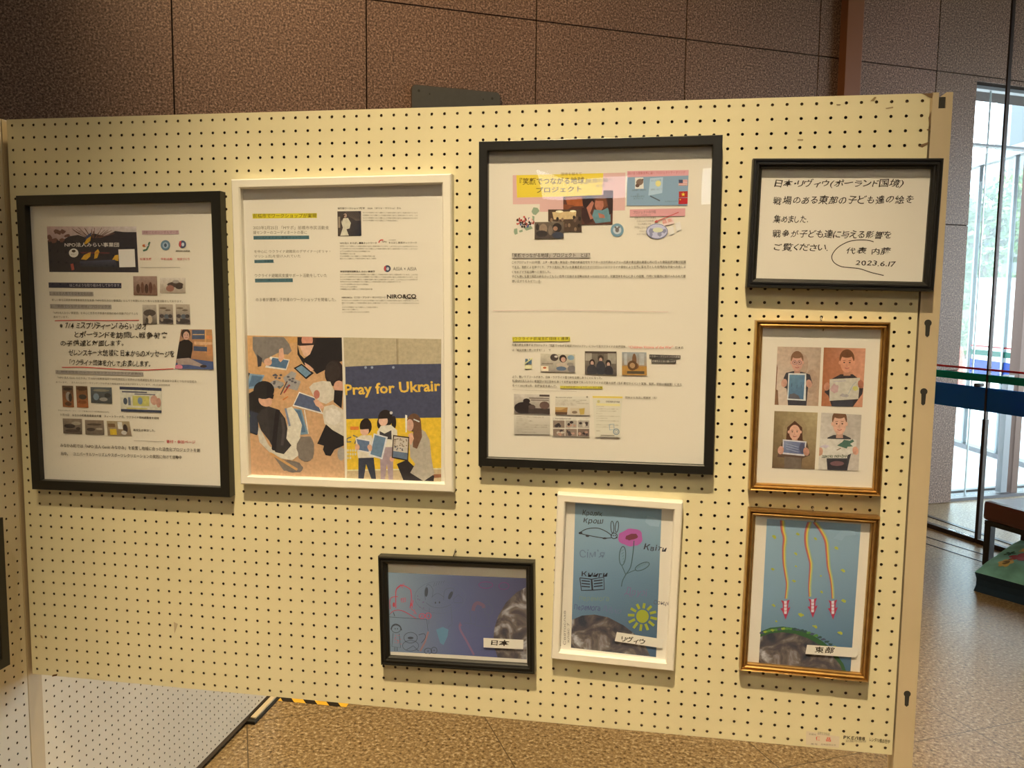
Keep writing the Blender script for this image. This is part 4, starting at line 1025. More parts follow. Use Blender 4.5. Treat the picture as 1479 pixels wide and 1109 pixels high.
    thumb(s, [(250, 474), (457, 478), (457, 592), (251, 585)], ((205, 186, 155), (130, 110, 90)), [(.35, .35, .1, .13, (52, 42, 36)), (.28, .72, .28, .32, (52, 42, 36)), B(.7, .85, .3, .14, (72, 58, 48)), (.85, .55, .14, .2, (104, 78, 62)), (.5, .65, .1, .12, (92, 74, 60)), B(.7, .2, .28, .03, (120, 104, 84)), B(.72, .3, .25, .03, (130, 112, 92)), B(.85, .06, .14, .05, (80, 66, 54))], 'silhouette of a person before a bright window')
    s.begin('printed_document'); s.grad([(250, 597), (457, 600), (457, 708), (251, 706)], [(208, 190, 156), (208, 190, 156), (176, 160, 132), (176, 160, 132)]); s.tiny([(265, 610, 420, 613), (265, 622, 330, 623), (265, 633, 360, 634), (265, 645, 340, 646), (265, 656, 455, 659), (265, 668, 440, 670), (265, 680, 360, 681), (265, 690, 300, 690), (265, 699, 380, 700)], (120, 105, 82), 7)
    s.begin('printed_document'); s.grad([(487, 487), (687, 490), (687, 598), (487, 592)], [(214, 197, 162), (214, 197, 162), (200, 180, 148), (200, 180, 148)]); s.text('Reconstruction project', 492, 500, 585, 501, 10, (84, 70, 56), .01); s.tiny([(490, 513, 668, 515), (490, 522, 640, 523), (490, 531, 680, 533), (490, 540, 610, 541)], (120, 104, 84), 7)
    s.poly([(488, 550), (560, 552), (556, 594), (488, 592)], (165, 120, 66)); s.poly([(488, 550), (556, 552), (520, 568), (488, 566)], (190, 150, 88)); s.poly([(488, 578), (558, 580), (556, 594), (488, 592)], (92, 66, 46)); s.poly([(575, 556), (660, 555), (655, 596), (578, 594)], (200, 178, 140)); s.poly([(625, 560), (658, 556), (655, 592), (632, 594)], (185, 150, 70)); s.ell(600, 580, 16, 8, (130, 105, 78)); s.ell(672, 492, 6, 6, (150, 135, 110), n=8)
    s.begin('printed_photo', 'grid of six small photos', 'photo')
    s.poly([(473, 608), (687, 612), (685, 721), (473, 716)], (212, 194, 160)); s.text('Humanitarian aid', 490, 620, 578, 621, 9, (84, 70, 56), .01)
    for i in range(3):
        for j in range(2):
            x, y = 476 + i * 71, 627 + j * 48
            s.poly([(x, y), (x + 66, y + 1), (x + 66, y + 43), (x, y + 42)], s.rng.choice([(140, 116, 92), (120, 96, 76), (168, 150, 124)]))
            for k in range(5): s.ell(x + s.rng.uniform(10, 56), y + s.rng.uniform(10, 34), s.rng.uniform(5, 12), s.rng.uniform(6, 10), s.rng.choice([(58, 46, 42), (200, 180, 148), (70, 58, 54), (180, 135, 105)]), n=8)
    s.begin('printed_document', 'letter with a yellow head and blue stamp'); s.poly([(703, 500), (875, 497), (862, 726), (718, 722)], (214, 197, 160)); s.poly([(703, 486), (877, 489), (876, 500), (704, 497)], (224, 190, 85)); s.poly([(725, 528), (862, 532), (862, 545), (725, 541)], (222, 200, 130)); s.ell(738, 518, 9, 9, (195, 175, 110), n=10)
    s.text('CHILDREN OF WAR', 780, 523, 860, 526, 10, DK, .02); s.tiny([(725, 549, 768, 550), (725, 563, 855, 565), (725, 575, 840, 577), (725, 590, 760, 591), (725, 605, 858, 607), (725, 617, 790, 618), (725, 631, 855, 634), (725, 655, 855, 658), (725, 667, 830, 669), (725, 690, 748, 690)], (128, 112, 86), 6)
    s.line([(800, 650), (826, 648), (828, 680), (802, 682)], 4, (130, 160, 160), close=True); s.ring(840, 692, 16, 16, 5, (110, 138, 145)); s.ring(840, 692, 8, 8, 3, (110, 138, 145)); s.line([(750, 712), (830, 714)], 3, DK); s.line([(745, 720), (850, 723)], 2, (120, 105, 85))
    s.done()

# ---- 4: handwritten notice
def frame_notice():
    t, s, mw = make_frame('picture_frame', 'black stepped frame with a handwritten Japanese notice, at the top right by the panel post',
        [q7(85, 65), q7(1410, 60), q7(1328, 980), q7(38, 958)], [q7(150, 133), q7(1325, 128), q7(1262, 913), q7(107, 897)], M['black_frame'], STEP)
    s.use(1070, 215, 4.771)
    s.begin('handwriting', 'black felt pen handwriting')
    c = (52, 42, 36); b = 0.012
    s.text('日本・リヴィウ(ポーランド国境)', 228, 272, 1120, 270, 66, c, b, 1)
    s.text('戦場のある東部の子ども達の絵を', 220, 388, 1190, 380, 66, c, b, 1)
    s.text('集めました.', 220, 512, 462, 514, 58, c, b, 1)
    s.text('戦争が子ども達に与える影響を', 217, 612, 1035, 622, 60, c, b, 1)
    s.text('ご覧ください.', 226, 704, 598, 708, 56, c, b, 1)
    s.text('代表 内藤', 726, 728, 1032, 732, 54, c, b, 1)
    s.text('2023.6.17', 788, 802, 1066, 815, 40, c, b, .7)
    s.line([(915, 640), (875, 630), (810, 628), (740, 640), (668, 680), (628, 735), (640, 780), (690, 810), (750, 818), (820, 826), (900, 852), (985, 872)], 6, c, True)
    s.done()

# ---- 5: four portraits
def frame_portraits():
    t, s, mw = make_frame('picture_frame', 'gold frame with four portrait photos of children holding their drawings, right of the largest poster',
        [q8(85, 48), q8(870, 62), q8(798, 1057), q8(48, 1030)], [q8(132, 97), q8(822, 105), q8(752, 1018), q8(92, 990)], M['gold_frame'], GOLD)
    s.use(1070, 450, 3.961)
    def face(x, y, rx, ry, hair, skin=(212, 160, 126), glasses=False, long=False):
        if long: s.poly([(x - rx * 1.5, y + ry * 1.3), (x - rx * 1.25, y - ry * .6), (x, y - ry * 1.45), (x + rx * 1.25, y - ry * .6), (x + rx * 1.35, y + ry * 1.3)], hair)
        else: s.ell(x, y - ry * .42, rx * 1.08, ry * .98, hair)
        s.ell(x - rx * 1.02, y, rx * .17, ry * .2, skin); s.ell(x + rx * 1.02, y, rx * .17, ry * .2, skin)
        s.poly([(x - rx * .45, y + ry * .6), (x + rx * .45, y + ry * .6), (x + rx * .5, y + ry * 1.35), (x - rx * .5, y + ry * 1.35)], tuple(int(v * .88) for v in skin))
        s.ell(x, y + ry * .05, rx * .95, ry * .98, skin)
        s.ell(x, y - ry * .85, rx * .9, ry * .34, hair) if not long else None
        for d in (-1, 1):
            s.ell(x + d * rx * .4, y - ry * .02, rx * .13, ry * .07, (60, 42, 34), n=8); s.line([(x + d * rx * .6, y - ry * .22), (x + d * rx * .22, y - ry * .24)], 2.5, (110, 72, 52))
            if glasses: s.ring(x + d * rx * .42, y, rx * .34, ry * .22, 3, (120, 100, 96), n=12)
        s.line([(x, y + ry * .05), (x - rx * .1, y + ry * .3), (x + rx * .08, y + ry * .32)], 2.5, (178, 122, 96))
        s.line([(x - rx * .32, y + ry * .54), (x, y + ry * .62), (x + rx * .32, y + ry * .54)], 4, (168, 88, 76))
    def hand(x, y, d, skin=(196, 142, 110)):
        s.ell(x, y, 17, 24, skin, 10 * d)
        for k in range(4): s.line([(x - 6 * d, y - 16 + k * 10), (x + 14 * d, y - 14 + k * 9)], 8, tuple(int(v * (1.02 - .03 * k)) for v in skin))
    s.begin('printed_photo', 'portrait of a child with glasses holding a blue drawing', 'photo', [(210, 200), (460, 205), (443, 540), (193, 533)])
    s.grad([(210, 200), (460, 205), (443, 540), (193, 533)], [(190, 158, 124), (172, 144, 112), (176, 140, 105), (205, 178, 145)]); s.poly([(210, 320), (198, 533), (193, 533), (206, 300)], (120, 82, 55)); s.poly([(193, 440), (212, 450), (216, 534), (193, 533)], (130, 92, 62)); s.ell(352, 300, 34, 60, (174, 142, 110)); s.ell(405, 400, 35, 70, (170, 138, 106))
    s.poly([(258, 350), (300, 340), (352, 345), (395, 360), (410, 410), (385, 430), (375, 538), (270, 535), (262, 440), (240, 430), (245, 380)], (66, 60, 58)); face(322, 292, 34, 48, (126, 88, 58), (200, 146, 114), True)
    s.poly([(272, 352), (374, 354), (371, 510), (265, 504)], (216, 205, 185)); s.grad([(278, 360), (367, 362), (358, 502), (271, 497)], [(86, 138, 165), (80, 130, 165), (60, 105, 150), (72, 118, 155)]); s.poly([(272, 492), (280, 472), (305, 467), (330, 480), (340, 501), (272, 497)], (96, 88, 84)); s.line([(290, 430), (292, 410)], 3, (60, 90, 120)); s.line([(320, 440), (322, 420)], 3, (60, 90, 120)); s.line([(345, 435), (346, 418)], 3, (60, 90, 120))
    hand(248, 408, 1); hand(390, 412, -1)
    s.begin('printed_photo', 'portrait of a smiling child holding a pale drawing', 'photo', [(475, 205), (714, 210), (695, 546), (460, 540)])
    s.grad([(475, 205), (714, 210), (695, 546), (460, 540)], [(158, 96, 58), (205, 142, 104), (205, 140, 100), (165, 98, 58)]); s.ell(560, 330, 40, 70, (172, 108, 70))
    s.poly([(520, 385), (570, 358), (640, 358), (675, 385), (700, 440), (695, 470), (640, 545), (520, 542), (500, 480), (478, 460)], (62, 52, 48)); face(607, 292, 40, 55, (110, 70, 42), (206, 140, 100))
    s.poly([(508, 386), (682, 378), (672, 500), (506, 510)], (196, 180, 148)); s.ell(535, 440, 22, 26, (190, 150, 135), jit=.2); s.ell(655, 440, 16, 14, (196, 180, 96), jit=.2); s.ell(590, 480, 22, 10, (165, 150, 135), jit=.3); s.line([(615, 470), (640, 420), (660, 400)], 3, (150, 160, 140)); s.line([(530, 400), (600, 395)], 3, (165, 150, 150))
    hand(492, 428, 1, (190, 128, 92)); hand(686, 415, -1, (168, 104, 74)); s.poly([(525, 512), (640, 505), (640, 545), (522, 542)], (66, 62, 60))
    s.begin('printed_photo', 'portrait of a child with long brown hair holding a violet drawing', 'photo', [(192, 568), (440, 577), (422, 902), (178, 893)])
    s.grad([(192, 568), (440, 577), (422, 902), (178, 893)], [(140, 116, 76), (175, 150, 102), (128, 100, 66), (104, 80, 52)]); s.ell(310, 690, 70, 90, (152, 127, 86), n=20)
    s.poly([(235, 745), (275, 725), (340, 725), (380, 750), (395, 820), (350, 840), (345, 898), (248, 896), (250, 835), (208, 830)], (92, 70, 52)); face(308, 688, 34, 44, (84, 52, 36), (212, 158, 122), long=True)
    s.poly([(240, 730), (376, 742), (364, 826), (238, 814)], (208, 195, 175)); s.grad([(246, 738), (368, 749), (358, 816), (243, 805)], [(132, 136, 168), (96, 98, 150), (84, 84, 142), (112, 118, 160)]); s.ell(350, 780, 16, 30, (84, 78, 110)); [s.line([(258, 755 + 14 * k), (330, 775 + 14 * k)], 2.5, (165, 165, 185)) for k in range(3)]
    hand(228, 792, 1, (205, 148, 116)); hand(374, 800, -1, (190, 132, 102)); s.poly([(248, 828), (345, 836), (345, 898), (248, 896)], (112, 94, 74))
    s.begin('printed_photo', 'portrait of a short haired child holding a white drawing with a green shape', 'photo', [(460, 577), (690, 590), (672, 910), (442, 903)])
    s.grad([(460, 577), (690, 590), (672, 910), (442, 903)], [(196, 178, 150), (178, 160, 134), (190, 170, 142), (205, 188, 158)]); s.ell(620, 690, 30, 70, (180, 162, 136))
    s.poly([(495, 720), (530, 705), (590, 705), (628, 722), (640, 780), (620, 850), (608, 908), (495, 905), (490, 850)], (66, 62, 58)); face(564, 642, 40, 60, (112, 76, 50), (212, 160, 124))
    s.poly([(452, 725), (662, 732), (656, 800), (610, 820), (608, 838), (458, 838), (445, 820)], (206, 190, 160)); s.poly([(550, 765), (580, 745), (590, 732), (622, 738), (640, 730), (648, 742), (625, 755), (640, 770), (610, 772), (605, 783), (580, 775)], (62, 110, 66)); s.text('ДЯКУЮ УКРАЇНА', 462, 838, 610, 836, 20, (78, 84, 62), .04); s.line([(548, 792), (572, 780)], 5, (130, 100, 80)); s.ell(480, 770, 22, 10, (196, 176, 165), jit=.3)
    hand(655, 795, -1, (205, 145, 110)); hand(452, 800, 1, (196, 142, 108)); s.poly([(498, 848), (606, 846), (608, 908), (495, 905)], (60, 52, 50)); s.ell(550, 868, 40, 14, (120, 84, 76))
    s.done()

def caption(s, mw, quad, word, box, h):
    """strip of masking tape stuck on the glass with one handwritten word"""
    s.begin('caption_strip', 'cream tape strip lettered in black ink', 'ink')
    y0 = s.yl; lay = s.layer
    s.yl = -0.0109; s.layer = 1
    s.poly(quad, (218, 200, 165)); s.text(word, *box, h, (48, 38, 30), .02, .8)
    s.yl = y0; s.layer = lay

# ---- 6: blue drawing, small black frame
def frame_drawing_japan():
    t, s, mw = make_frame('picture_frame', 'small black framed blue violet drawing of a red castle and cats',
        [q9(50, 95), q9(1220, 142), q9(1225, 978), q9(78, 905)], [q9(115, 165), q9(1160, 208), q9(1163, 912), q9(135, 857)], M['black_frame'], STEP)
    s.use(535, 785, 5.16)
    s.begin('printed_drawing', clip=[(116, 213), (1165, 258), (1165, 862), (132, 804)])
    s.grad([(116, 213), (640, 236), (650, 830), (132, 804)], [(126, 150, 158), (92, 96, 142), (92, 96, 158), (120, 140, 160)])
    s.grad([(640, 236), (1165, 258), (1165, 862), (650, 830)], [(92, 96, 142), (78, 70, 108), (74, 72, 148), (92, 96, 158)])
    s.poly([(1165, 322), (1090, 362), (1010, 440), (952, 540), (924, 630), (918, 700), (930, 790), (948, 848), (1165, 860)], (90, 80, 60), 1)
    RD = (196, 70, 78); PN = (88, 96, 112); DKL = (70, 76, 84)
    s.line([(190, 480), (190, 360), (205, 330), (240, 312), (290, 335), (303, 360), (305, 420), (295, 480)], 6, RD, True); s.line([(188, 370), (195, 335), (228, 305)], 5, RD, True); s.line([(228, 305), (240, 330)], 4, RD); s.line([(232, 312), (250, 295), (248, 318)], 4, RD); s.line([(148, 490), (145, 430), (160, 400), (205, 395)], 5, RD, True); s.line([(318, 420), (310, 480)], 5, RD); s.line([(300, 480), (320, 500), (330, 490)], 4, RD)
    s.ell(175, 455, 9, 18, (190, 70, 72)); s.ell(303, 452, 6, 14, (190, 70, 72)); s.line([(228, 410), (262, 405), (262, 432), (232, 435)], 4, RD, close=True); s.line([(246, 408), (247, 433)], 3, RD); s.line([(230, 420), (262, 418)], 3, RD)
    s.line([(150, 520), (175, 500), (220, 496), (270, 515), (340, 558)], 5, RD, True); s.line([(325, 525), (328, 498), (342, 525)], 5, RD); s.ring(385, 540, 22, 18, 5, RD); s.ring(432, 538, 20, 22, 5, RD); s.ell(385, 540, 6, 5, RD); s.ell(432, 538, 6, 5, RD)
    s.ring(860, 308, 52, 24, 5, (120, 66, 100)); s.ring(995, 315, 38, 26, 5, (116, 64, 98))
    # pencil animals and houses
    s.ring(520, 400, 190, 120, 2.5, (96, 104, 130)); s.line([(410, 420), (405, 350), (430, 305), (465, 340), (460, 400)], 3.5, PN, True); s.ell(418, 360, 12, 36, DKL, 5); s.line([(545, 420), (555, 350), (600, 330), (622, 350), (590, 420)], 3.5, PN, True); s.ell(597, 385, 13, 32, DKL, 25); s.line([(455, 400), (500, 370), (550, 400)], 3.5, PN, True); s.ell(485, 440, 5, 8, DKL); s.ell(515, 438, 5, 8, DKL); s.line([(415, 440), (460, 470), (530, 478), (600, 455)], 3, PN, True)
    for k in range(5): s.line([(470 + 18 * k, 320 - 6 * k), (480 + 18 * k, 290 - 4 * k)], 3, PN)
    s.line([(620, 410), (655, 380), (690, 410), (688, 440), (625, 440)], 3.5, PN, close=True); s.line([(440, 480), (435, 600)], 3, PN); s.line([(600, 470), (610, 600), (580, 620)], 3, PN); s.line([(130, 545), (350, 560), (420, 565), (430, 650)], 3, DKL); s.line([(170, 510), (182, 540)], 5, DKL); s.line([(150, 520), (130, 540)], 3, DKL)
    s.line([(765, 500), (775, 460), (800, 442), (840, 460), (845, 480)], 26, (118, 90, 96), True); s.line([(850, 440), (880, 420), (885, 460)], 4, PN); s.ring(880, 490, 30, 40, 3, PN); s.line([(790, 530), (780, 610), (890, 620), (880, 540)], 3, PN); s.line([(700, 590), (780, 600)], 3, PN); s.line([(720, 520), (740, 500), (750, 590)], 3, PN)
    s.poly([(490, 640), (540, 620), (582, 640), (575, 690), (545, 755), (520, 740)], (76, 138, 172)); s.line([(668, 600), (670, 640), (720, 730), (772, 828)], 15, (130, 98, 110), True); s.line([(660, 612), (668, 585), (680, 612)], 4, (150, 90, 90))
    s.line([(432, 655), (408, 730), (372, 800)], 13, (150, 112, 104)); s.ring(192, 635, 34, 28, 4, DKL); s.line([(155, 640), (165, 612), (190, 600), (220, 615), (232, 645)], 9, DKL, True); s.ell(185, 634, 4, 5, DKL); s.ell(202, 634, 4, 5, DKL); s.line([(170, 665), (160, 765), (225, 775), (215, 670)], 3.5, DKL); s.line([(182, 772), (182, 800)], 4, DKL); s.line([(200, 772), (200, 800)], 4, DKL)
    s.ring(300, 700, 50, 40, 3.5, DKL); s.ell(300, 702, 22, 9, DKL); s.ring(300, 760, 60, 40, 3, DKL); s.line([(360, 680), (400, 670), (410, 700), (380, 740)], 4, DKL, True); s.line([(270, 790), (320, 760), (360, 800)], 3.5, DKL); s.ring(430, 800, 28, 22, 4, DKL); s.ring(475, 795, 22, 24, 4, DKL); s.ell(430, 800, 4, 5, DKL); s.ell(475, 795, 4, 5, DKL)
    for k in range(16): s.ell(s.rng.uniform(180, 230), s.rng.uniform(680, 750), 3, 3, (196, 90, 80), n=6)
    for k in range(8): s.ell(s.rng.uniform(330, 410), s.rng.uniform(380, 520), 4, 4, (110, 84, 110), n=6)
    caption(s, mw, [(845, 697), (1143, 712), (1140, 782), (846, 768)], '日本', (900, 752, 1038, 760), 46)
    s.done()

# ---- 7: drawing with flower and rabbit
def frame_drawing_flower():
    t, s, mw = make_frame('picture_frame', 'small white framed blue drawing with a pink flower, rabbit and yellow sun',
        [q10(55, 47), q10(775, 105), q10(728, 1070), q10(27, 995)], [q10(97, 103), q10(722, 155), q10(685, 1022), q10(70, 950)], M['white_frame'], CHAMF)
    s.use(790, 700, 3.96)
    s.begin('printed_drawing')
    s.grad([(162, 100), (656, 140), (640, 560), (150, 520)], [(136, 170, 172), (128, 166, 176), (84, 124, 152), (100, 142, 168)])
    s.grad([(150, 520), (640, 560), (624, 986), (137, 932)], [(100, 142, 168), (84, 124, 152), (50, 86, 124), (72, 108, 142)])
    s.poly([(143, 772), (200, 748), (272, 742), (350, 758), (440, 805), (510, 860), (560, 915), (590, 980), (137, 932)], (100, 90, 80), 1)
    BKC = (58, 54, 56); PU = (108, 92, 150)
    s.text('Кролик', 203, 182, 318, 186, 40, BKC, 0, 1); s.text('Крош', 208, 226, 322, 232, 38, BKC, .01, 1); s.text("Сім’я", 188, 418, 332, 420, 48, (92, 112, 150), -.008, 1); s.text('Квіти', 552, 374, 684, 386, 40, BKC, .01, 1)
    s.text('Книги', 198, 528, 348, 530, 34, BKC, .01, 1); s.text('Друзі', 440, 638, 570, 652, 58, (128, 96, 150), 0, 1); s.text('перемога', 184, 668, 356, 674, 34, (116, 140, 84), 0, 1); s.text('Перемога', 156, 720, 305, 726, 38, (74, 74, 150), 0, 1); s.text('Мир', 318, 730, 424, 745, 42, (100, 110, 160), -.005, 1); s.text('Сонце', 610, 688, 702, 697, 30, (92, 84, 84), 0, 1)
    s.line([(190, 272), (230, 252), (290, 248), (340, 268), (372, 292)], 4.5, BKC, True); s.line([(188, 278), (240, 290), (320, 304), (368, 304)], 4.5, BKC, True); s.ell(192, 276, 11, 7, BKC); s.ell(232, 292, 11, 6, BKC); s.ell(330, 306, 13, 5, BKC); s.ring(384, 292, 17, 16, 4.5, BKC); s.ell(380, 290, 3, 4, BKC); s.ell(391, 290, 3, 4, BKC)
    s.ring(374, 242, 9, 34, 4, BKC, rot=-3); s.ring(400, 240, 9, 32, 4, BKC, rot=6); s.ell(398, 302, 6, 4, BKC)
    s.ell(480, 300, 68, 52, (176, 92, 140), -8, n=22, jit=.12); s.ell(484, 298, 36, 18, (122, 62, 66), -12, jit=.1)
    GN = (58, 96, 92)
    s.line([(498, 320), (492, 390), (478, 470), (450, 515), (432, 550), (426, 582)], 5, GN, True); s.line([(450, 512), (428, 462)], 4, GN); s.line([(455, 508), (510, 485)], 4, GN); s.ring(432, 406, 18, 54, 4.5, GN, rot=4); s.ring(545, 467, 44, 18, 4.5, GN, rot=-25)
    for k in range(5): s.line([(422 + k * 4, 380 + k * 16), (440, 370 + k * 16)], 3, (84, 128, 120)); s.line([(515 + k * 14, 480 - k * 7), (530 + k * 12, 460 - k * 5)], 3, (84, 128, 120))
    s.line([(188, 532), (255, 540), (325, 528), (328, 598), (258, 602), (197, 604)], 5, BKC, close=True); s.line([(255, 540), (260, 602)], 9, BKC)
    for k in range(3): s.line([(198, 548 + 16 * k), (246, 552 + 16 * k)], 6, BKC); s.line([(268, 550 + 16 * k), (318, 544 + 16 * k)], 6, BKC)
    YS = (160, 158, 50); s.ell(546, 752, 36, 38, YS)
    for k in range(12):
        a = math.radians(30 * k + 8); s.line([(546 + 46 * math.cos(a), 752 + 46 * math.sin(a)), (546 + 84 * math.cos(a), 756 + 80 * math.sin(a))], 15, YS)
    s.text('рік 2023', 82, 920, 82, 790, 12, (130, 118, 100)); s.text('Святослав', 108, 915, 108, 720, 14, (130, 118, 100)); s.text('клас 7', 128, 900, 128, 790, 12, (130, 118, 100))
    s.poly([(575, 175), (650, 200), (640, 240), (590, 235), (560, 212)], (140, 172, 176))
    caption(s, mw, [(400, 838), (668, 880), (655, 930), (388, 890)], 'リヴィウ', (425, 895, 562, 912), 38)
    s.done()

# ---- 8: rockets
def frame_drawing_rockets():
    t, s, mw = make_frame('picture_frame', 'gold framed drawing of three red rockets trailing rainbows over the earth, at the lower right',
        [q11(88, 43), q11(876, 93), q11(800, 1075), q11(37, 1003)], [q11(133, 100), q11(820, 138), q11(753, 1037), q11(87, 975)], M['gold_frame'], GOLD)
    s.use(1060, 725, 4.107)
    s.begin('printed_drawing')
    s.grad([(196, 98), (754, 132), (720, 600), (172, 560)], [(130, 166, 176), (128, 164, 176), (98, 138, 165), (110, 152, 172)])
    s.grad([(172, 560), (720, 600), (690, 1024), (146, 978)], [(110, 152, 172), (98, 138, 165), (48, 98, 140), (66, 116, 150)])
    s.poly([(158, 768), (215, 745), (290, 738), (370, 748), (450, 778), (530, 828), (600, 890), (650, 960), (672, 1022), (146, 978)], (58, 90, 52))
    s.poly([(156, 800), (215, 778), (290, 772), (365, 782), (440, 808), (515, 850), (580, 905), (630, 965), (650, 1020), (146, 978)], (92, 84, 76), 1)
    for k in range(22):
        a = k / 21; s.ell(165 + 450 * a, 775 - 60 * math.sin(a * 2.2) + 150 * a * a, 14, 7, s.rng.choice([(90, 130, 60), (150, 160, 56), (44, 84, 72), (70, 78, 110)]), jit=.3)
    YE = (172, 166, 60)
    for x, y, r in ((240, 208, 16), (378, 188, 13), (484, 218, 11), (608, 272, 14), (368, 306, 12), (232, 398, 11), (648, 406, 13), (368, 380, 7), (516, 438, 7), (356, 468, 11), (520, 532, 12), (652, 586, 14), (236, 612, 13), (398, 668, 18), (250, 706, 9), (482, 738, 14), (630, 776, 14), (708, 178, 10)):
        s.ell(x, y, r, r * .55, YE, 20, n=9, jit=.35); s.line([(x, y - r * .8), (x + 2, y + r * .8)], 3, YE)
    trails = ([(288, 108), (292, 165), (303, 215), (298, 280), (300, 360), (310, 430), (318, 490), (310, 572)], [(450, 118), (432, 180), (432, 250), (448, 320), (458, 370), (454, 440), (450, 500), (452, 560)], [(482, 120), (520, 170), (548, 230), (556, 300), (562, 380), (575, 440), (584, 500), (588, 572)])
    for tr, (rx, ry) in zip(trails, ((305, 632), (466, 622), (586, 632))):
        n = len(tr)
        wf = [1 - .55 * i / (n - 1) for i in range(n)]
        for off, c in ((-11, (168, 88, 92)), (-3, (205, 120, 66)), (4, (212, 188, 70)), (11, (150, 172, 74))):
            s.line([(p[0] + off * w, p[1]) for p, w in zip(tr, wf)], 8.5, c, True)
        RR = (176, 58, 74); W = (214, 196, 180); d = 1 if rx > 500 else -1
        s.poly([(rx - 26, ry - 52), (rx - 12, ry - 46), (rx + 10, ry - 48), (rx + 26, ry - 54), (rx + 18, ry - 30), (rx + 16, ry - 5), (rx + 30, ry - 10), (rx + 20, ry + 14), (rx + 2, ry + 64), (rx - 18, ry + 14), (rx - 30, ry - 2), (rx - 15, ry - 4), (rx - 16, ry - 30)], RR)
        for k in range(4): s.poly([(rx - 8, ry - 46 + 20 * k), (rx + 9, ry - 47 + 20 * k), (rx + 8, ry - 30 + 20 * k), (rx - 7, ry - 29 + 20 * k)], W)
    s.poly([(590, 215), (640, 165), (715, 170), (725, 195), (660, 200), (640, 228)], (134, 168, 178))
    caption(s, mw, [(432, 842), (742, 862), (722, 918), (422, 896)], '東部', (476, 888, 596, 896), 40)
    s.done()

def frame_on_side():
    """black frame on the side panel: only its right edge is in the picture"""
    X = -0.0069
    a = on_x(13, 744.5, X + D); b = on_x(7.4, 964, X + D)
    h = a.z - b.z; w = 0.42; y1 = (a.y + b.y) / 2
    t = thing('picture_frame', 'black frame cut off by the left border, hung on the tall side panel', 'picture frame', (X, y1 - w / 2, (a.z + b.z) / 2), (0, 0, math.radians(90)))
    mb = MB(); rings = []; bw = 0.022
    for ins, dp in FLAT:
        p, q = w / 2 - ins * bw, h / 2 - ins * bw
        rings.append([(-p, -dp, q), (p, -dp, q), (p, -dp, -q), (-p, -dp, -q)])
    for r0, r1 in zip(rings, rings[1:]):
        for k in range(4): mb.face([r0[k], r0[(k + 1) % 4], r1[(k + 1) % 4], r1[k]])
    mb.build('moulding', M['black_frame'], t)
    p, q = w / 2 - .014, h / 2 - .014
    bk = MB(); bk.box(-p, -0.006, -q, p, -0.001, q); bk.build('backing_board', M['frame_back'], t)
    pp = MB(); pp.face([(-p, -0.0075, -q), (p, -0.0075, -q), (p, -0.0075, q), (-p, -0.0075, q)]); pp.build('paper', M['paper'], t)
    g = MB(); g.face([(-p, -0.0105, -q), (p, -0.0105, -q), (p, -0.0105, q), (-p, -0.0105, q)]); g.build('glass', M['acrylic'], t)

def hook(u, v, label, lean=0.0):
    q = on_y(u, v, 0)
    m = MB()
    pts = [(0, 0.012, 0.001), (0, 0.004, 0.001), (0, -0.003, 0.0005), (0, -0.0055, -0.003), (lean * .4, -0.005, -0.010), (lean, -0.004, -0.018), (lean, -0.0065, -0.023), (lean, -0.011, -0.0235), (lean, -0.0135, -0.020)]
    m.tube(pts, 0.0011, 8)
    o = m.build('wire_hook', M['steel'], loc=(q.x, 0, q.z)); tag(o, label, 'hook')

main_panel()
side_panel(-1.2072, 'tall pale pegboard panel running toward the viewer at the left border')
side_panel(0.0355, 'tall pale pegboard panel receding behind and below the wide cream pegboard')
frame_report(); frame_workshop(); frame_project(); frame_notice(); frame_portraits(); frame_drawing_japan(); frame_drawing_flower(); frame_drawing_rockets()
frame_on_side()
hook(658, 793.5, 'bent wire hook above the small black framed blue drawing', -0.006)
hook(1185.5, 458.5, 'wire hook above the gold frame with four portraits', 0.003)
hook(1173.5, 733, 'wire hook above the gold framed rocket drawing', 0.003)
# ------------------------------------------------------------------ things round the panel
def wall_xy(u, v, yl=0.0):
    """pixel -> local (x, z) on the granite wall, yl = local depth (negative = in front)"""
    d = ray(u, v); p0 = WALL_P + N_DIR * yl
    p = CAM + d * ((p0 - CAM).dot(N_DIR) / d.dot(N_DIR))
    return (p - WALL_P).dot(E_DIR), p.z

def rounded(x0, z0, x1, z1, r, n=5):
    P = []
    for cx, cz, a in ((x1 - r, z1 - r, 0), (x0 + r, z1 - r, 90), (x0 + r, z0 + r, 180), (x1 - r, z0 + r, 270)):
        for k in range(n + 1):
            t = math.radians(a + 90 * k / n); P.append((cx + r * math.cos(t), cz + r * math.sin(t)))
    return P

def prism(mb, P, y0, y1, mi=0):
    n = len(P)
    mb.face([(x, y0, z) for x, z in P], mi=mi); mb.face([(x, y1, z) for x, z in P][::-1], mi=mi)
    for k in range(n):
        a, b = P[k], P[(k + 1) % n]
        mb.face([(a[0], y0, a[1]), (b[0], y0, b[1]), (b[0], y1, b[1]), (a[0], y1, a[1])], mi=mi)

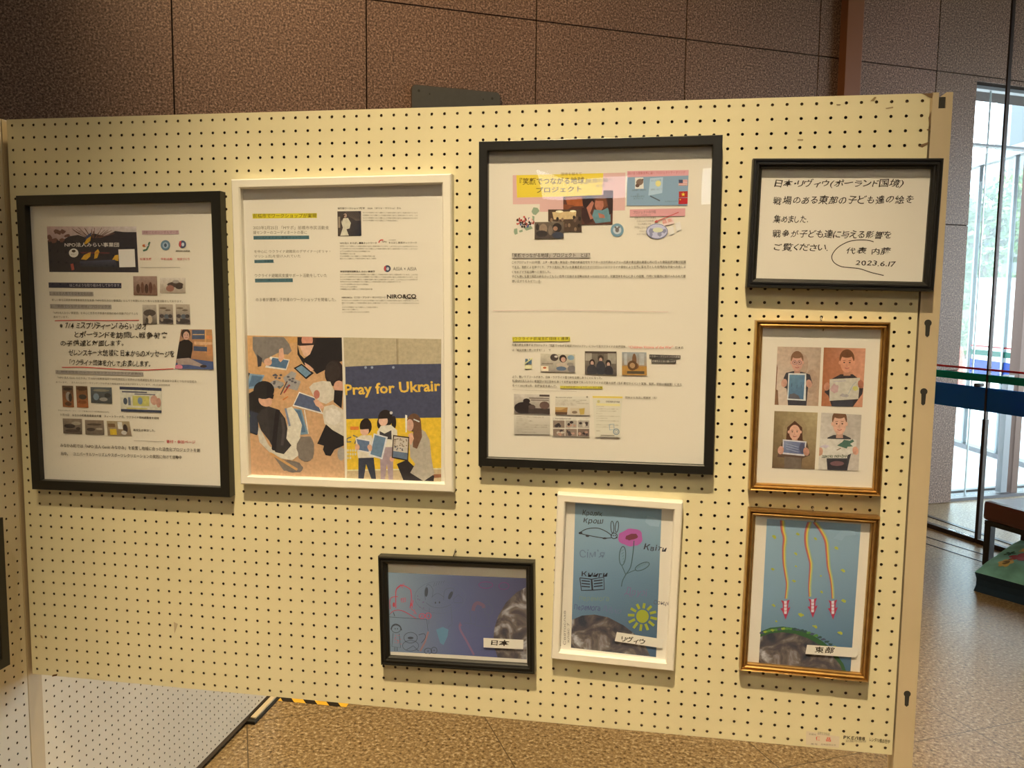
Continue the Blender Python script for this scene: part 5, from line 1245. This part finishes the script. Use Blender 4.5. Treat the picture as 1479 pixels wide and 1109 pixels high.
def wall_plate():
    x0, z1 = wall_xy(595, 122, -0.02); x1, _ = wall_xy(722, 133, -0.02)
    t = thing('wall_plate', 'dark grey metal plate fixed to the brown granite wall above the pegboard', 'plate', (WALL_P + E_DIR * (x0 + x1) / 2), (0, 0, ANG))
    w = (x1 - x0) / 2
    m = MB(); prism(m, rounded(-w, z1 - 0.42, w, z1, 0.022), -0.022, -0.014)
    m.build('plate', plain('slate_grey_metal', (0.068, 0.068, 0.058), 0.5, noise=.05), t)
    e = MB(); prism(e, rounded(-w - .003, z1 - 0.423, w + .003, z1 + .003, 0.024), -0.0135, -0.001); e.build('mounting_board', plain('rust_brown_board', (0.06, 0.03, 0.015), 0.7), t)
    for u, v, r in ((605, 131, .0075), (620.5, 135.7, .0045), (698, 143.5, .0045), (711, 142.3, .0075)):
        x, z = wall_xy(u, v, -0.022); k = MB()
        k.face([(x - (x0 + x1) / 2 + r * math.cos(a), -0.0223, z + r * math.sin(a)) for a in [2 * math.pi * i / 10 for i in range(10)]]); k.build('screw_hole', M['slot'], t)  # flat disc coloured as the shade inside a hole

def hazard_tape():
    t = MB()
    ye = (0.80, 0.46, 0.04); bk = (0.018, 0.014, 0.01)
    x0, x1, y0, y1, zz = -0.012, 0.283, 1.165, 1.215, 0.0008
    t.box(x0, y0, 0.0002, x1, y1, zz - .0002, 1)
    pitch = 0.045; sl = -0.042
    k = -2
    while True:
        a = x0 + 0.006 + k * pitch
        if a > x1 + .1: break
        def cl(P):  # clip to tape ends
            out = []
            for lo, side in ((x0, 1), (x1, -1)):
                src = P; P = []
                for i in range(len(src)):
                    p, q = src[i], src[(i + 1) % len(src)]
                    ip, iq = side * (p[0] - lo) >= 0, side * (q[0] - lo) >= 0
                    if ip: P.append(p)
                    if ip != iq:
                        f = (lo - p[0]) / (q[0] - p[0]); P.append((lo, p[1] + f * (q[1] - p[1])))
            return P
        P = cl([(a, y0), (a + pitch, y0), (a + pitch + sl, y1), (a + sl, y1)])
        if len(P) >= 3: t.face([(x, y, zz) for x, y in P], mi=0 if k % 2 == 0 else 1)
        k += 1
    o = t.build('hazard_tape', [plain('tape_yellow', ye, 0.4), plain('tape_black', bk, 0.4)])
    tag(o, 'yellow and black striped warning tape stuck to the stone floor under the pegboard', 'floor tape')

G_DIR = Vector((0.469, -0.883, 0))       # along the glass screen, away from the wall
G_ANG = math.atan2(G_DIR.y, G_DIR.x)
def bench():
    p0 = Vector((3.238, 3.449, 0))
    ang = G_ANG
    t = thing('bench', 'low brown upholstered bench on dark metal legs by the glass screen', 'bench', p0, (0, 0, ang))
    L, Dp = 1.35, 0.33                     # local x along the screen, local y = toward the glass
    c = MB(); c.bbox(-0.01, -0.01, 0.262, L, Dp, 0.375, 0.022); c.build('seat', plain('brown_leatherette', (0.11, 0.032, 0.018), 0.32, bump=.2, nscale=30), t)
    f = MB()
    f.box(0.0, 0.0, 0.235, L - .01, 0.03, 0.2615); f.box(0, Dp - .04, 0.235, L - .01, Dp - .01, 0.2615); f.box(0, .031, .235, .03, Dp - .041, .2615); f.box(L - .04, .031, .235, L - .01, Dp - .041, .2615)
    f.build('frame', M['black_frame'], t)
    for x in (0.0, L - .05):
        for y in (0.0, Dp - .05):
            g = MB(); g.bbox(x, y, 0, x + .04, y + .04, 0.2345, .003); g.build('leg', M['black_frame'], t)

def mat_block():
    """thick green printed play cushion lying in front of the bench"""
    p0 = Vector((3.022, 2.96, 0)); a = Vector((0.68, -0.733, 0)); ang = math.atan2(a.y, a.x)
    t = thing('floor_cushion', 'thick green flowered floor cushion with dark blue sides in front of the bench', 'cushion', p0, (0, 0, ang))
    L, Wd, H0, H1 = 0.80, 0.46, 0.10, 0.15
    import bmesh
    # soft slab: top sags toward the corners
    nx, ny = 20, 20
    def top(i, j):
        x, y = L * i / nx, Wd * j / ny
        ex = min(i, nx - i) / nx * 2; ey = min(j, ny - j) / ny * 2
        z = H0 + (H1 - H0) * min(1, (ey * 2.2)) * min(1, ex * 2.2 + .2) + 0.006 * math.sin(9 * x + 4 * y) * min(ex, ey)
        return (x, y, z + 0.10 * (y / Wd))
    tp = MB()
    V = [top(i, j) for j in range(ny + 1) for i in range(nx + 1)]
    F = [(j * (nx + 1) + i, j * (nx + 1) + i + 1, (j + 1) * (nx + 1) + i + 1, (j + 1) * (nx + 1) + i) for j in range(ny) for i in range(nx)]
    tp.grid_faces(V, F, 0, True)
    tp.build('top_cover', plain('green_print_cloth', (0.22, 0.56, 0.50), 0.6, noise=.3, nscale=9), t)
    sd = MB()
    ring = [(i, 0) for i in range(nx)] + [(nx, j) for j in range(ny)] + [(i, ny) for i in range(nx, 0, -1)] + [(0, j) for j in range(ny, 0, -1)]
    for k in range(len(ring)):
        p, q = ring[k], ring[(k + 1) % len(ring)]
        P, Q = top(*p), top(*q)
        def bulge(w, f):
            cx, cy = w[0] - L / 2, w[1] - Wd / 2; m = 0.016 * math.sin(math.pi * f)
            return (w[0] - cx / L * m, w[1] - cy / Wd * m, w[2] * (1 - f))
        for f0, f1 in ((0, .33), (.33, .66), (.66, 1.0)):
            sd.face([bulge(P, f0), bulge(Q, f0), bulge(Q, f1), bulge(P, f1)], smooth=True)
    sd.build('side_panel', plain('dark_blue_cloth', (0.008, 0.035, 0.075), 0.5), t)
    # printed flowers and leaves, draped on the top
    def zt(x, y):
        i, j = x / L * nx, y / Wd * ny
        i0, j0 = min(nx - 1, int(i)), min(ny - 1, int(j)); fi, fj = i - i0, j - j0
        g = lambda a, b: top(a, b)[2]
        return (g(i0, j0) * (1 - fi) + g(i0 + 1, j0) * fi) * (1 - fj) + (g(i0, j0 + 1) * (1 - fi) + g(i0 + 1, j0 + 1) * fi) * fj + 0.0025
    def blob(cx, cy, r, petals, col, k0=0.5, rot=0):
        pr = MB()
        n = petals * 6 if petals else 14
        pts = []
        for k in range(n):
            a = 2 * math.pi * k / n
            rr = r * (1 if not petals else (k0 + (1 - k0) * abs(math.cos(petals * a / 2))))
            x, y = cx + rr * math.cos(a + rot), cy + rr * math.sin(a + rot); x = min(L - .005, max(.005, x)); y = min(Wd - .005, max(.005, y))
            pts.append((x, y, zt(x, y)))
        c = (cx, cy, zt(cx, cy))
        for k in range(n): pr.face([c, pts[k], pts[(k + 1) % n]], col)
        pr.build('printed_flower', M['ink'], t)
    rd = srgb(165, 62, 66); cr = srgb(220, 195, 120); pk = srgb(190, 105, 130); dg = srgb(28, 78, 50); og = srgb(225, 150, 40)
    blob(.13, 0.173, .055, 5, rd, .55, .4); blob(.10, 0.105, .038, 6, cr, .75); blob(.10, 0.105, .018, 0, srgb(120, 100, 60)); blob(.12, 0.270, .035, 5, cr, .7); blob(.17, 0.345, .045, 5, rd, .5); blob(.22, 0.450, .05, 5, pk, .6); blob(.33, 0.225, .05, 5, dg, .3); blob(.28, 0.090, .07, 7, dg, .25, .3); blob(.30, 0.056, .05, 5, srgb(60, 92, 40), .3); blob(.45, 0.375, .06, 5, rd, .5); blob(.55, 0.150, .06, 6, cr, .6); blob(.06, 0.225, .03, 5, dg, .3)
    for (x, y, w, h) in ((.36, .20, .10, .10),):
        pr = MB()
        nn = 5
        for i in range(nn):
            for j in range(nn):
                q = [(x + w * (i + a) / nn, y + h * (j + b) / nn) for a, b in ((0, 0), (1, 0), (1, 1), (0, 1))]
                pr.face([(px_, py_, zt(px_, py_) + .001) for px_, py_ in q], og)
    pr.build('printed_square', M['ink'], t)
    # pale lettering on the blue side
    lt = MB(); V, Fs = text_mesh('MILSP', 0.01); mx = max(v[0] for v in V)
    lt.grid_faces([(0.26 + v[0] / mx * 0.17, -0.0012, 0.022 + v[1] * 0.032) for v in V], Fs, col=srgb(190, 195, 180)); lt.build('side_lettering', M['ink'], t)

def film(name, col):
    """coloured plastic film: lets some daylight through"""
    m, nt, b = new_mat(name)
    b.inputs['Base Color'].default_value = (*col, 1); b.inputs['Roughness'].default_value = .35
    tl = nt.nodes.new('ShaderNodeBsdfTranslucent'); tl.inputs[0].default_value = (*col, 1)
    mx = nt.nodes.new('ShaderNodeMixShader'); mx.inputs[0].default_value = .65
    nt.links.new(b.outputs[0], mx.inputs[1]); nt.links.new(tl.outputs[0], mx.inputs[2]); nt.links.new(mx.outputs[0], nt.nodes['Material Output'].inputs[0])
    return m

def glass_screen():
    """glass door screen with its red, green and blue safety bands"""
    G0 = Vector((3.19, 4.28, 0)) - G_DIR * 0.45      # meets the wall
    t = thing('glass_screen', 'clear glass door screen with red, green and blue safety bands beside the granite pier', 'glass screen', G0, (0, 0, G_ANG))
    base = (CAM + Vector((0, 0, 0)))
    def gl(u, v):
        d = ray(u, v); nrm = Vector((-G_DIR.y, G_DIR.x, 0)); p = CAM + d * ((G0 - CAM).dot(nrm) / d.dot(nrm))
        return (p - G0).dot(G_DIR), p.z
    xp = gl(1418, 690)[0]
    x00 = gl(1351, 140)[0]
    panes = [(x00, xp - 0.012), (xp + 0.012, xp + 1.35), (xp + 1.374, xp + 2.8)]
    for a, b in panes:
        g = MB(); g.box(a, -0.005, 0.03, b, 0.005, 5.2); g.build('glass_pane', M['glass'], t)
    ms = plain('dark_bronze_metal', (0.035, 0.025, 0.022), 0.35, metal=0.5)
    for x in (xp, xp + 1.362):
        p = MB(); p.box(x - .0115, -0.014, 0.0, x + .0115, 0.014, 0.78); p.box(x - .006, -0.012, 0.78, x + .006, 0.012, 5.2); p.build('mullion', ms, t)
    r = MB(); r.box(x00, -0.02, 0.0, xp - .012, 0.02, 0.029); r.box(xp + .012, -0.02, 0.0, xp + 2.8, 0.02, 0.029); r.build('floor_rail', ms, t)
    r = MB(); r.box(x00, -0.03, 5.201, xp + 2.8, 0.03, 5.3); r.build('head_rail', ms, t)
    x1 = xp + 2.8
    zr = gl(1400, 531.5)[1]; zg0, zg1 = gl(1400, 549)[1], gl(1400, 538.5)[1]; zb0, zb1 = gl(1400, 590.5)[1], gl(1400, 557)[1]
    for nm, z0, z1, col in (('red_band', zr - .006, zr + .006, (0.5, 0.06, 0.07)), ('green_band', zg0, zg1, (0.01, 0.34, 0.26)), ('blue_band', zb0, zb1, (0.025, 0.20, 0.46))):
        k = MB(); k.box(x00 + .004, 0.0058, z0, x1, 0.0064, z1); k.box(x00 + .004, -0.0064, z0, x1, -0.0058, z1); k.build(nm, film(nm, col), t)
    bk = MB(); q = gl(1414, 556); bk.tube([(q[0], -0.03, q[1]), (q[0], 0.03, q[1])], 0.012, 12); bk.build('lock', M['slot'], t)

def floor_tracks():
    def strip(nm, a, b, w, h, mat):
        p, q = on_z(*a), on_z(*b); d = (q - p).normalized(); n = Vector((-d.y, d.x, 0)); m = MB(); e = d * 2.6
        P = [p - d * .9 + n * w / 2, q + e + n * w / 2, q + e - n * w / 2, p - d * .9 - n * w / 2]
        m.face([(v.x, v.y, h) for v in P[::-1]])
        for k in range(4):
            u, v = P[k], P[(k + 1) % 4]; m.face([(u.x, u.y, 0), (v.x, v.y, 0), (v.x, v.y, h), (u.x, u.y, h)])
        return struct(m.build(nm, mat))
    mt = plain('floor_track_metal', (0.03, 0.026, 0.026), 0.3, metal=.6)
    strip('trim_2', (1340, 745), (1408, 768), 0.035, 0.004, mt)
    strip('trim_3', (1337, 775), (1408, 797), 0.012, 0.003, mt)
    strip('trim_4', (1337, 785), (1408, 808), 0.010, 0.003, mt)

# ------------------------------------------------------------------ beyond the opening
def beyond():
    mtl = plain('door_frame_metal', (0.20, 0.22, 0.24), 0.35, metal=.4); brz = plain('door_frame_bronze', (0.10, 0.06, 0.045), 0.4, metal=.4); dk = plain('sill_dark_metal', (0.08, 0.08, 0.09), 0.35, metal=.3)
    # window wall in the plane of the granite wall
    t = thing('glazed_doors', 'glazed entrance doors set in the opening right of the granite pier', 'glass doors', WALL_P, (0, 0, ANG))
    def place(o): return o
    s = MB(); s.box(0.03, 0.02, 0.0, 2.6, 0.16, 0.022); s.build('sill', dk, t)
    s = MB(); s.box(0.03, 0.24, 0.0, 2.6, 0.29, 0.018); s.build('sill_rail', dk, t)
    x1, _ = wall_xy(1457, 700, 0.1); x2, _ = wall_xy(1442, 700, 0.1)
    p = MB(); p.box(x1 - .03, 0.05, 0.022, x1 + .03, 0.14, 3.08); p.build('door_post', brz, t)
    for x in (x1 + 1.2,): p = MB(); p.box(x - .03, 0.05, 0.022, x + .03, 0.14, 3.08); p.build('door_post', brz, t)
    # folding leaf standing ajar, seen edge on
    p = MB(); p.box(x2 - .03, 0.05, 0.03, x2 + .03, 0.10, 0.95); p.build('door_stile', mtl, t)
    xs0 = wall_xy(1407, 500, 0.1)[0]
    p = MB(); p.box(xs0 - .005, 0.093, 0.022, xs0 + .005, 0.103, 3.08); p.build('door_stile', plain('pale_edge_metal', (0.45, 0.55, 0.58), .3, metal=.3), t)
    zt = wall_xy(1420, 211, 0.1)[1]
    p = MB(); p.box(0.03, 0.06, zt - .009, 2.6, 0.12, zt + .009); p.build('transom', mtl, t)
    zt = wall_xy(1430, 130, 0.1)[1]
    p = MB(); p.box(0.03, 0.06, zt - .012, 2.6, 0.12, zt + .012); p.build('head_transom', mtl, t)
    for a, b in ((0.04, xs0 - .013), (xs0 + .013, x2 - .051), (x1 + .031, x1 + 1.169), (x1 + 1.231, x1 + 2.0)):
        if b > a: g = MB(); g.box(a, 0.093, 0.023, b, 0.099, 2.4); g.build('glass_pane', M['glass'], t)
    pf = MB(); pf.box(0.03, 0.30, -0.02, 6.5, 5.0, 0.004); o = pf.build('floor_porch', plain('pale_porch_stone', (0.62, 0.63, 0.64), 0.35, noise=.05, nscale=8)); o.matrix_world = WALL_M; struct(o)
    # outer doors, nearly 9 m off
    A = on_z(1366, 638); Bp = on_z(1442, 662); d = (Bp - A).normalized(); ang = math.atan2(d.y, d.x)
    L = (Bp - A).length
    t2 = thing('outer_doors', 'distant glass outer doors with green and blue bands seen through the opening', 'glass doors', A, (0, 0, ang))
    r = MB(); r.box(-.8, -.05, 0, L + .6, .05, .05); r.build('sill', dk, t2)
    for x in (0.35, L * .97): p = MB(); p.box(x - .014, -.02, .05, x + .014, .02, 2.9); p.build('door_post', mtl, t2)
    r = MB(); r.box(-.8, -.05, 2.9, L + .6, .05, 3.0); r.build('transom', mtl, t2)
    g = MB(); g.box(-.8, -.004, .05, L + .6, .004, 2.9); g.build('glass_pane', M['glass'], t2)
    for nm, z0, z1, c in (('green_band', 0.985, 1.04, (0.01, 0.22, 0.17)), ('blue_band', 0.74, 0.94, (0.01, 0.10, 0.45)), ('red_band', 1.07, 1.085, (0.5, 0.05, 0.06))):
        k = MB(); k.box(0.38, -.0062, z0, L + .6, -.0052, z1); k.build(nm, film('outer_' + nm, c), t2)
    # ground outside, low white wall, facade, trees
    g = MB(); g.box(-10, 9.001, -0.12, 60, 60, -0.02); struct(g.build('ground', plain('pale_paving', (0.62, 0.60, 0.56), 0.8, noise=.06, nscale=3)))
    # soffit over the doors
    c = MB(); c.box(0.03, 0.46, 3.6, 8, 1.5, 3.9); o = c.build('ceiling_porch', plain('porch_soffit', (0.55, 0.55, 0.6), 0.8)); o.matrix_world = WALL_M; struct(o)
    q = at_depth(1420, 455, 13.0)
    w = MB(); w.box(-.12, -.1, 0, 1.6, .1, 1.95); o = w.build('white_screen_wall', plain('white_render', (0.85, 0.87, 0.86), .7), loc=(q.x, q.y, -0.02)); o.rotation_euler = (0, 0, -.05)
    tag(o, 'bright white screen wall standing outside the glass doors', 'wall')
    # brick building
    q = at_depth(1392, 400, 34)
    t3 = thing('brick_building', 'red brick building with windows far outside the doors', 'building', (q.x - 2, q.y, -0.02))
    b = MB(); b.box(0, 0, 0, 14, 6, 4.6); b.build('wall', plain('red_brick', (0.12, 0.045, 0.04), .8, noise=.15, nscale=4), t3)
    b = MB(); b.box(-.2, -.2, 4.6, 14.2, 6.2, 4.9); b.build('roof', plain('roof_grey', (.09, .09, .1), .7), t3)
    for i in range(8):
        for z in (0.9, 2.9):
            k = MB(); k.box(0.7 + 1.65 * i, -.05, z, 1.6 + 1.65 * i, -.005, z + 1.3); k.build('window', plain('window_blue', (.03, .07, .11), .15) if (i, z) == (0, 0.9) else bpy.data.materials['window_blue'], t3)
    # office facade to the right
    q = at_depth(1452, 300, 26)
    t4 = thing('grey_building', 'pale grey building facade at the right edge beyond the glass', 'building', (q.x, q.y, -0.02), (0, 0, -.3))
    b = MB(); b.box(0, 0, 0, 12, 8, 12); b.build('wall', plain('pale_facade', (.085, .105, .115), .6), t4)
    for z in (1, 3.6, 6.2, 8.8):
        k = MB(); k.box(.4, -.04, z, 11.6, -.005, z + 1.4); k.build('window_strip', bpy.data.materials['window_blue'], t4)
    leaf = [plain('leaf_green_%s' % n, c, .6) for n, c in (('bright', (.055, .14, .03)), ('mid', (.03, .09, .025)), ('yellow', (.11, .17, .04)))]
    bark = plain('tree_bark', (.12, .08, .06), .9)
    def leaves(mb, c, r, n, rng, sz):
        for _ in range(n):
            v = Vector((rng.gauss(0, 1), rng.gauss(0, 1), rng.gauss(0, 1))).normalized() * (rng.random() ** .4)
            p = Vector(c) + Vector((v.x * r[0], v.y * r[1], v.z * r[2])); a = Vector((rng.gauss(0, 1), rng.gauss(0, 1), rng.gauss(0, 1))).normalized(); b = a.orthogonal().normalized()
            mb.face([p - a * sz, p + b * sz * .6, p + a * sz, p - b * sz * .6], mi=rng.randrange(3))
    rng = random.Random(3)
    q = at_depth(1402, 330, 24); t5 = thing('broadleaf_tree', 'tall leafy tree outside, behind the layered pine', 'tree', (q.x, q.y, -.02))
    m = MB(); m.tube([(0, 0, 0), (.05, 0, 2), (0, .1, 4)], .16, 8, radii=[.2, .15, .09]); m.build('trunk', bark, t5)
    m = MB()
    for k in range(9): leaves(m, (rng.uniform(-1.0, 1.3), rng.uniform(-.7, .7), 2.6 + .45 * k * .6 + rng.uniform(-.2, .2)), (.85, .7, .55), 260, rng, .13)
    m.build('crown', leaf, t5)
    q = at_depth(1422, 385, 19); t6 = thing('layered_pine', 'clipped garden pine with flat cloud shaped foliage outside the doors', 'tree', (q.x, q.y, -.02))
    m = MB(); m.tube([(0, 0, 0), (.12, 0, .9), (-.06, 0, 1.7), (.05, 0, 2.7)], .09, 8, radii=[.11, .09, .07, .04]); m.build('trunk', bark, t6)
    for x, z, r in ((.2, 2.75, .42), (-.2, 2.45, .5), (.3, 2.2, .55), (-.35, 1.95, .62), (.25, 1.72, .6), (-.55, 1.55, .4)):
        m = MB(); leaves(m, (x, 0, z), (r, r * .8, .11), 420, rng, .06); m.build('foliage_cloud', leaf, t6)
    q = at_depth(1392, 435, 22); m = MB()
    for k in range(6): leaves(m, (k * .45 - .9, 0, .75), (.4, .4, .55), 260, rng, .09)
    o = m.build('hedge', leaf, loc=(q.x, q.y, -.02)); tag(o, 'low green hedge outside the doors, left of the white screen wall', 'hedge')
    q = on_z(1387.5, 497, 0.0) if False else at_depth(1388, 492, 15.5)
    t7 = thing('traffic_cone', 'small red traffic cone outside the glass doors', 'traffic cone', (q.x, q.y, -.02))
    m = MB(); n = 14; zs = ((.04, .17), (.4, .10), (.75, .035), (.76, .0))
    for (z0, r0), (z1, r1) in zip(zs, zs[1:]):
        for k in range(n):
            a, b = 2 * math.pi * k / n, 2 * math.pi * (k + 1) / n
            m.face([(r0 * math.cos(a), r0 * math.sin(a), z0), (r0 * math.cos(b), r0 * math.sin(b), z0), (r1 * math.cos(b), r1 * math.sin(b), z1), (r1 * math.cos(a), r1 * math.sin(a), z1)], smooth=True)
    m.build('cone', plain('cone_red', (.35, .04, .02), .5), t7)
    m = MB(); m.box(-.2, -.2, 0, .2, .2, .04); m.build('base', plain('cone_base', (.5, .06, .04), .6), t7)

wall_plate(); hazard_tape(); bench(); mat_block(); glass_screen(); floor_tracks(); beyond()
